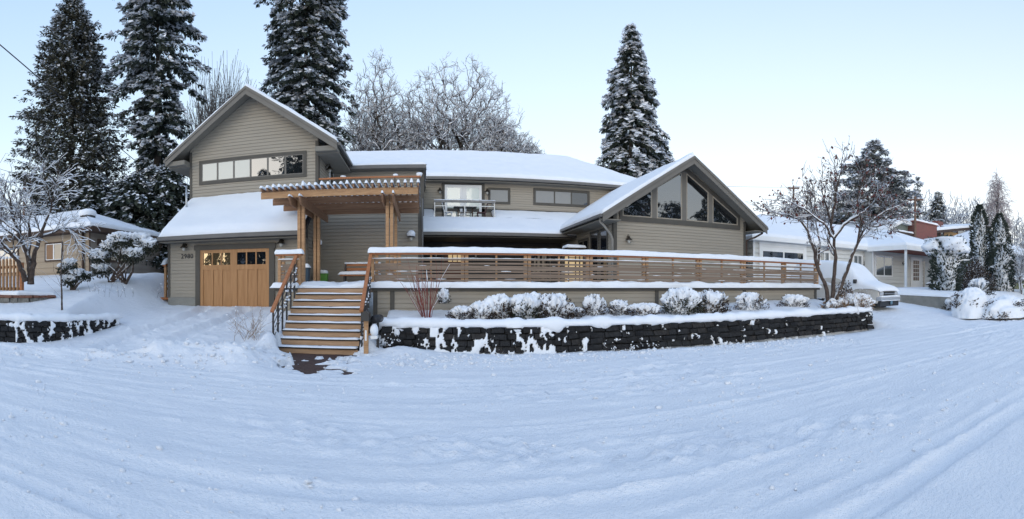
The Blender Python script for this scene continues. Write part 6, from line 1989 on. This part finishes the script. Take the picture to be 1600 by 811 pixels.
def bed(x, Y): return (PX(x, Y), Y, gz(PX(x, Y), Y) - .05)
LBL = [(783, 12.2, .5, .45, .54, 'snow-capped shrub just right of the low white shrub in the bed', 101),
       (822, 12.1, .55, .5, .6, 'large round snow-capped dark shrub in the middle of the bed group', 102),
       (864, 12.1, .52, .5, .6, 'snow-capped shrub with dark brown underside at the right end of the bed group', 103),
       (1064, 12.0, .6, .5, .66, 'tall snow-capped shrub on the left of the far pair in the bed', 104),
       (1110, 12.0, .5, .5, .6, 'snow-capped shrub on the right of the far pair in the bed', 105)]
for x, Y, rx, ry, h, lb, sd_ in LBL:
    shrub('shrub', lb, bed(x, Y), rx, ry, h, sd_, n=2400, ns=230, leaf=.075, snow=.7, group='dark rounded shrubs in the deck bed', leafm=TWIGD if sd_ % 2 else LEAFD, card_snow=.25)
for x, Y, rx, ry, h, lb, sd_ in [(722, 12.3, .36, .35, .3, 'low pale shrub buried in snow right of the red-twig dogwood', 111), (752, 12.2, .4, .35, .42, 'small snow-laden shrub left of the big dark shrubs', 112),
                                 (900, 12.3, .3, .3, .2, 'small twiggy snow-laden shrub right of the big shrub group', 113), (928, 12.4, .34, .3, .5, 'small frosted shrub halfway between the two shrub groups', 114),
                                 (968, 12.4, .36, .3, .36, 'loose frosted shrub by the second skirt post', 115), (1006, 12.2, .5, .35, .3, 'low white mound of a shrub left of the far pair', 116),
                                 (1172, 12.0, .6, .4, .48, 'open dark twiggy shrub with snow tufts right of the far pair', 117), (1240, 12.0, .65, .4, .36, 'low frosted shrub before the far end of the deck', 118)]:
    shrub('shrub', lb, bed(x, Y), rx, ry, h, sd_, n=1100, ns=90 if sd_ != 116 else 130, leaf=.06, snow=(.1 if sd_ in (113, 115, 117) else .42) if sd_ != 116 else .9, group='small frosted shrubs in the deck bed', leafm=TWIGD, card_snow=.75)
shrub('shrub', 'small round snowball shrub on a stem against the deck skirt', (PX(693, 12.7), 12.7, gz(PX(693, 12.7), 12.7) + .3), .16, .16, .32, 121, n=260, ns=22, leaf=.06, ball=(.05, .1))
# red-twig dogwood
cx_, cy_, cz_ = bed(668, 12.5)
t = thing('dogwood', 'red-stemmed dogwood with upright bare twigs before the deck skirt', 'shrub', (cx_, cy_, cz_))
rng = np.random.default_rng(5); out = []
for k in range(24):
    a = rng.random() * 6.28; sp = rng.uniform(.05, .5)
    grow(rng, np.array([cx_ + cos(a) * .12, cy_ + sin(a) * .1, cz_]), nrm(np.array([cos(a) * sp, sin(a) * sp * .6, 1])), rng.uniform(.7, 1.25), rng.uniform(.007, .013), 0, out, dict(NEAR, max=1, kids=[2.2], wig=.05, up=[.02], len=[.4], rmin=.004, ang=(.2, .5)))
V, F = tubes(out); np_mesh('stems', V, F, TWIGR, None, False, t)
sr = snow_ridges(out, rng, .004, .8, .5)
if sr:
    V, F = tubes(sr, .003); np_mesh('snow', V, F, SNOW, None, True, t)
# dry weeds beside the drive
def weeds(label, x, Y, n, h, seed, w_=.3, loc=None, m=None, name='dry_weeds'):
    rng = np.random.default_rng(seed)
    cx_, cy_ = (PX(x, Y), Y) if loc is None else loc
    z_ = gz(cx_, cy_)
    t = thing(name, label, 'weeds', (cx_, cy_, z_)); out = []
    for k in range(n):
        p = np.array([cx_ + rng.normal(0, w_ * .5), cy_ + rng.normal(0, .15), z_ - .08])
        grow(rng, p, nrm(np.array([rng.normal(0, .4), rng.normal(0, .3), 1])), rng.uniform(.5, 1.1) * h, rng.uniform(.003, .006), 0, out, dict(NEAR, step=.1, max=2, kids=[3, 2], wig=.12, up=[-.01], len=[.45, .5], rmin=.0025, ang=(.3, .8)))
    V, F = tubes(out); np_mesh('stems', V, F, m or STALK, None, False, t)
    k = 60; pts = np.array([l[0][-1] for l in out]); pts = pts[rng.integers(0, len(pts), k)]
    V, F = lumps(pts, np.tile(rng.uniform(.008, .022, (k, 1)), (1, 3)), seed, 1, .3); np_mesh('snow', V, F, SNOW, None, True, t)['kind'] = 'stuff'
weeds('dry brown weeds poking through the snow between driveway and steps', 392, 11.3, 26, .62, 3, .35)
weeds('a few thin bare stalks in the left yard near the sapling', 160, 13.4, 12, .42, 4, 1.6, m=TWIGD)
weeds('dry stalks at the foot of the black wall near its middle', 990, 10.75, 26, .26, 5, .8, m=TWIGD)
weeds('sparse dry stalks at the foot of the wall just right of the mailbox', 600, 11.4, 8, .3, 6, .3, m=TWIGD)
weeds('tangled dry grass and twigs at the foot of the street tree', 1330, 10.9, 60, .55, 7, .9)
for x, Y, rx, h, sd_, lb in [(1340, 10.95, .8, .5, 131, 'snow-weighted arching plant at the corner of the black wall below the van'), (1306, 11.2, .55, .35, 132, 'snow-covered low plant at the base of the street tree')]:
    shrub('shrub', lb, bed(x, Y), rx, .4, h, sd_, n=900, ns=60, leaf=.1, snow=1.0, leafm=STALK, card_snow=.6)
cx_, cy_ = at(1318, 18.2)
shrub('shrub', 'dark twiggy bush with snow flecks between the street tree and the van', (cx_, cy_, .6), .5, .5, 1.25, 133, n=1500, ns=0, leaf=.08, snow=.5, leafm=TWIGD, card_snow=.4, ball=(.04, .1))
# left yard rhododendrons
def rhodo(label, x, r, w_, h, seed, trunks, cl, zoff=0.0):
    rng = np.random.default_rng(seed); cx_, cy_ = at(x, r); z_ = gz(cx_, cy_) + zoff
    t = thing('rhododendron', label, 'shrub', (cx_, cy_, z_)); C = np.array([cx_, cy_, z_])
    mb = MB(); Ps = []; Sn = []; Sr = []
    for (dx, dz, rr) in cl:
        c = C + np.array([dx * w_, rng.normal(0, .2), dz * h])
        tk = trunks[rng.integers(0, len(trunks))]
        mb.tube([(cx_ + tk * w_, cy_, z_ - .1), (cx_ + (tk + dx) / 2 * w_ + .1, cy_, z_ + dz * h * .45), tuple(c)], [.07, .05, .02], 7)
        n = int(420 * rr / .5)
        q = nrm(rng.normal(0, 1, (n, 3))) * rng.random((n, 1)) ** .4 * rr * np.array([1, 1, .62]); Ps.append(c + q)
        Sn.append(blob_snow(c, rr, rr, rr * .66, seed * 10 + len(Sn), .44, 1.1, .5, 44, 16, fine=.3))
    mb.build('trunk', BARKR, t, True)
    P = np.concatenate(Ps); n = len(P)
    D = nrm(rng.normal(0, .8, (n, 3)) + np.array([0, 0, -.4])); sd_ = nrm(np.cross(D, rng.normal(0, 1, (n, 3))))
    V, F = cards(P, D, sd_, rng.uniform(.08, .16, n), rng.uniform(.04, .06, n)); np_mesh('foliage', V, F, LEAFD, None, False, t)
    V, F = join(Sn); np_mesh('snow', V, F, SNOW, None, True, t)
rhodo('big snow-laden rhododendron with bare crooked trunks by the tan house corner', 193, 19.0, 1.0, 1.6, 141, (-.75, .05), [(-1.0, .62, .5), (-.55, .85, .5), (-.95, .3, .42), (0.0, .7, .5), (.1, 1.0, .5), (.55, .95, .55), (.95, .85, .5), (.6, .62, .45)])
rhodo('smaller snowy rhododendron left of the downpipe of the tan house', 112, 18.3, .55, .95, 142, (0,), [(-.5, .8, .34), (0, .95, .36), (.45, .55, .36), (0, .35, .34), (.8, .55, .22)])


# ivy wall, columnar cedars, hedges on the right
def column(name, label, x, r, rad, h, seed, cat='tree', snow=90, group=None, z=1.3, lean=1.0, cs=.22, prof=None, ftop=None):
    rng = np.random.default_rng(seed); cx_, cy_ = at(x, r)
    t = thing(name, label, cat, (cx_, cy_, z), group); C = np.array([cx_, cy_, z]); n = int(2600 * rad * h / 3)
    f = rng.random(n); a = rng.random(n) * 6.28
    R = rad * np.interp(f, *(prof or ([0, .1, .6, .85, 1], [.8, .95, 1, .7, .1]))) * (1 + .15 * np.sin(a * 3 + f * 9) + .1 * np.sin(a * 5 - f * 21)) * rng.random(n) ** .25
    P = C + np.stack([np.cos(a) * R, np.sin(a) * R, f * h], 1)
    D = nrm(np.stack([np.cos(a), np.sin(a), rng.normal(.6, .6, n)], 1)); sd_ = nrm(np.cross(D, rng.normal(0, 1, (n, 3))))
    V, F = cards(P, D, sd_, rng.uniform(.12, .26, n), rng.uniform(.06, .12, n))
    np_mesh('crown', V, F, NEEDLE, None, False, t)
    MB().tube([(cx_, cy_, z - .2), (cx_, cy_, z + h * .9)], [.12, .02], 8).build('trunk', BARK, t, True)
    if not snow:
        return t
    ff = np.linspace(0, 1, 70)[:, None]; aa = (np.arange(56) * 2 * pi / 56)[None, :]
    Rp = rad * np.interp(ff, *(prof or ([0, .1, .6, .85, 1], [.8, .95, 1, .7, .1])))
    n_ = .8 * fbm(np.cos(aa) * 4.4 + ff * h * 2.6, np.sin(aa) * 4.4 - ff * h * 2.3, seed, 3) + .35 * vnoise(np.cos(aa) * 5 + ff * h * 4, np.sin(aa) * 5 - ff * h * 4.4, seed + 3)
    m_ = sst(n_ + cs - .2, .02, .12) if ftop is None else sst(n_ + cs + (ff - ftop) * 3.0, .0, .1); Rp = Rp * (.6 + .46 * m_ + .12 * n_ * m_) * (1 + .15 * np.sin(aa * 3 + ff * 9) + .1 * np.sin(aa * 5 - ff * 21)) * (1 - .0 * aa)
    V = np.stack([cx_ + np.cos(aa) * Rp, cy_ + np.sin(aa) * Rp, z + ff * h + .03 + 0 * aa], -1).reshape(-1, 3)
    idx = np.arange(70 * 56).reshape(70, 56); nx = np.roll(idx, -1, 1)
    np_mesh('snow', V, np.stack([idx[:-1], nx[:-1], nx[1:], idx[1:]], -1).reshape(-1, 4), SNOW, None, True, t)


column('columnar_cedar', 'left one of two narrow columnar cedars speckled with snow', 1531, 33, .68, 5.9, 151, snow=110, cs=-.28)
column('columnar_cedar', 'right one of two narrow columnar cedars, snow draped down its front', 1562, 33, .7, 5.3, 152, snow=130, cs=-.17)
column('juniper', 'dark snowy evergreen at the foot of the right columnar cedar', 1565, 30, .8, 2.9, 153, cat='shrub', snow=70, cs=-.12)
column('clipped_ivy', 'dark clipped ivy bush with a snowy top against the white house corner', 1480, 26.8, 1.0, 3.1, 154, cat='shrub', snow=1, cs=.0, ftop=.72, prof=([0, .3, .8, .96, 1], [.72, .85, 1.1, 1.0, .05]))
cx_, cy_ = at(1523, 28.8)
shrub('shrub', 'grey twiggy shrub between the ivy and the columnar cedars', (cx_, cy_, 1.25), 1.15, 1.0, 2.0, 161, n=3600, ns=0, leaf=.12, leafm=TWIGD, card_snow=.35, snow=-.2)
cx_, cy_ = at(1530, 24.5)
shrub('shrub', 'low frosted shrub in front of the columnar cedars', (cx_, cy_, 1.2), .8, .6, .75, 162, n=1300, ns=40, leaf=.1, card_snow=.6, snow=.1)
cx_, cy_ = at(1598, 30)
bare_tree('bare_shrub', 'pale frosted bare shrub spreading in front of the grey house', (cx_, cy_, 1.3), 3.5, 163, dict(NEAR, step=.3, kids=[4, 5, 4.5, 3.5], rmin=.012), TWIGG, ridges=(.012, .8, .8), stems=4, spread=.7, trunk_r=.06, trunk_l=.36, cat='shrub')
def mound(label, loc, rx, ry, h, seed, tufts):
    rng = np.random.default_rng(seed); t = thing('snowy_hedge', label, 'hedge', loc)
    na, ne = 64, 22; V = []
    for i in range(ne + 1):
        e = (pi / 2) * (i / ne)
        for j in range(na):
            a = 2 * pi * j / na
            x, y, z = cos(a) * cos(e), sin(a) * cos(e), sin(e)
            k = 1 + .22 * float(fbm(np.array(x * 2 + seed), np.array(y * 2 + z * 2), seed, 4)) + .1 * float(vnoise(np.array(x * 9 + z * 5), np.array(y * 9 - z * 6), seed + 3))
            V.append((loc[0] + x * rx * k, loc[1] + y * ry * k, loc[2] - .1 + z ** .8 * h * k))
    idx = np.arange((ne + 1) * na).reshape(ne + 1, na); nx = np.roll(idx, -1, 1)
    F = np.stack([idx[:-1], nx[:-1], nx[1:], idx[1:]], -1).reshape(-1, 4)
    V = np.array(V); np_mesh('snow', V, F, SNOW, None, True, t)
    Ps = []
    for k in range(tufts):
        c = V[rng.integers(0, na * (ne // 2))]
        m = rng.integers(25, 70); Ps.append(c + rng.normal(0, 1, (m, 3)) * np.array([.14, .12, .1]))
    P = np.concatenate(Ps); D = nrm(rng.normal(0, .7, (len(P), 3)) + np.array([0, -.5, .2])); sd_ = nrm(np.cross(D, rng.normal(0, 1, (len(P), 3))))
    Vc, Fc = cards(P, D, sd_, rng.uniform(.08, .2, len(P)), rng.uniform(.03, .07, len(P))); np_mesh('foliage', Vc, Fc, TWIGD, None, False, t)


cx_, cy_ = at(1519, 22.5)
mound('big rounded mound of snow over a hedge at the corner of the neighbour lawn', (cx_, cy_, .3), 1.05, .9, 1.35, 164, 9)
cx_, cy_ = at(1572, 23.3)
mound('low snow-covered hedge with dark tufts along the right edge of the street', (cx_, cy_, .3), 1.9, 1.0, .95, 165, 16)
cx_, cy_ = at(1484, 24.3)
shrub('shrub', 'small dark tuft at the end of the grey concrete wall', (cx_, cy_, .5), .35, .3, .5, 166, n=350, ns=16, leaf=.1, leafm=TWIGD)

# ================================================================== POLES AND WIRES
def pole(label, x, r, y_top, cross, z0=1.5, rz=0.0):
    cx_, cy_ = at(x, r); zt = EYE + (449 - y_top) / FPX * r
    t = thing('utility_pole', label, 'utility pole', (cx_, cy_, z0))
    pm = mat('pole_wood', (.13, .08, .058), (.2, .125, .09), 3, .9)
    MB().tube([(cx_, cy_, z0 - .2), (cx_, cy_, zt)], [.17, .12], 10).build('post', pm, t, True)
    a = th(x) + rz; dx, dy = cos(a) * cross / 2, -sin(a) * cross / 2
    MB().bar((cx_ - dx, cy_ - dy, zt - .35), (cx_ + dx, cy_ + dy, zt - .35), .12, .16).build('crossarm', pm, t)
    V, F = lumps(np.array([[cx_ + dx * k, cy_ + dy * k, zt - .2] for k in (-.8, -.3, .4, .85)]), np.tile([[.2, .15, .09]], (4, 1)), 3, 1, .2); np_mesh('snow_clots', V, F, SNOW, None, True, t)['kind'] = 'stuff'
    return (cx_, cy_, zt)
p1 = pole('reddish utility pole with one crossarm above the tan roof at the left', 38, 48, 270, 2.0)
p2 = pole('utility pole with crossarm above the white house roof', 1240, 62, 290, 1.5)
p3 = pole('orange-brown utility pole between the cedar and the brick chimney', 1430, 52, 307, 1.8)
def wire(label, pts, r, m=BLACK):
    tag(MB().tube(pts, r, 5).build('wire', m, None, True, base=pts[0]), label, 'wire')
def pp(x, y, r): return (r * sin(th(x)), r * cos(th(x)), EYE + (449 - y) / FPX * r)
def sag(a, b, s, n=14):
    a = np.array(a); b = np.array(b)
    return [tuple(a + (b - a) * t_ - np.array([0, 0, s * 4 * t_ * (1 - t_)])) for t_ in np.linspace(0, 1, n)]
wire('thick black cable slanting down past the broad conifer at the left', sag(pp(-60, 20, 24), pp(232, 268, 46), .25, 20), .035)
wire('thin wire running to the left utility pole, upper line', sag(pp(-40, 248, 42), (p1[0], p1[1], p1[2] - .2), .2), .02)
wire('thin wire running on from the left utility pole behind the conifers', sag((p1[0], p1[1], p1[2] - .2), pp(240, 335, 60), .3), .02)
wire('faint wire above the white house reaching the pole', sag(pp(1010, 286, 60), (p2[0], p2[1], p2[2] - .2), .3), .02)

# trees across the street behind the camera: they show in the window panes
for k, (x, y, hh, rw, lb) in enumerate([(-18.5, -33, 24, 4.6, 'tall conifer across the street, mirrored in the right upper panes of the left gable'), (-24, -35, 19.5, 4.4, 'broad conifer across the street, mirrored beside the garage door panes'),
        (33.5, -33, 18.5, 4.6, 'conifer across the street, mirrored in the first clerestory pane'), (40.5, -35, 16.5, 5.0, 'broad evergreen across the street, mirrored in the second clerestory pane'),
        (47, -33, 18.5, 4.4, 'tall fir across the street, mirrored in the third clerestory pane'), (54, -34, 17, 5.0, 'wide evergreen across the street, mirrored in the last clerestory pane')]):
    conifer('conifer', lb, (x, y, 0), hh, [(0, rw), (.5, rw), (.8, rw * .6), (1, .3)], 300 + k, levels=26, per=10, spr=16, clen=.9, snow=.3, jag=.45)
crown_tree('bare_tree', 'bare tree across the street, mirrored in the left garage door panes', (-31, -33, 0), 330, dome([(0, 7, 4.5, 7, 1), (3, 6, 3, 5, 1)]), 500, .03, .9, 2, BARKP, .3, 3.0, rmax=.3)

# repeats of a kind share a group
_G = {'tree': 'trees around the houses', 'house': 'houses along the street', 'retaining wall': 'retaining walls', 'railing': 'cedar railings', 'handrail': 'handrails of the front steps', 'bin': 'bins on the landing', 'bench': 'snowy benches',
      'chair': 'chairs on the upper balcony', 'newspaper box': 'newspaper boxes by the mailbox', 'weeds': 'dry weeds in the snow', 'shrub': 'shrubs around the yards', 'hedge': 'snow-buried hedges along the street', 'utility pole': 'utility poles', 'wire': 'overhead wires'}
for o in bpy.data.objects:
    if o.parent is None and o.get('category') in _G and not o.get('group'):
        o['group'] = _G[o['category']]
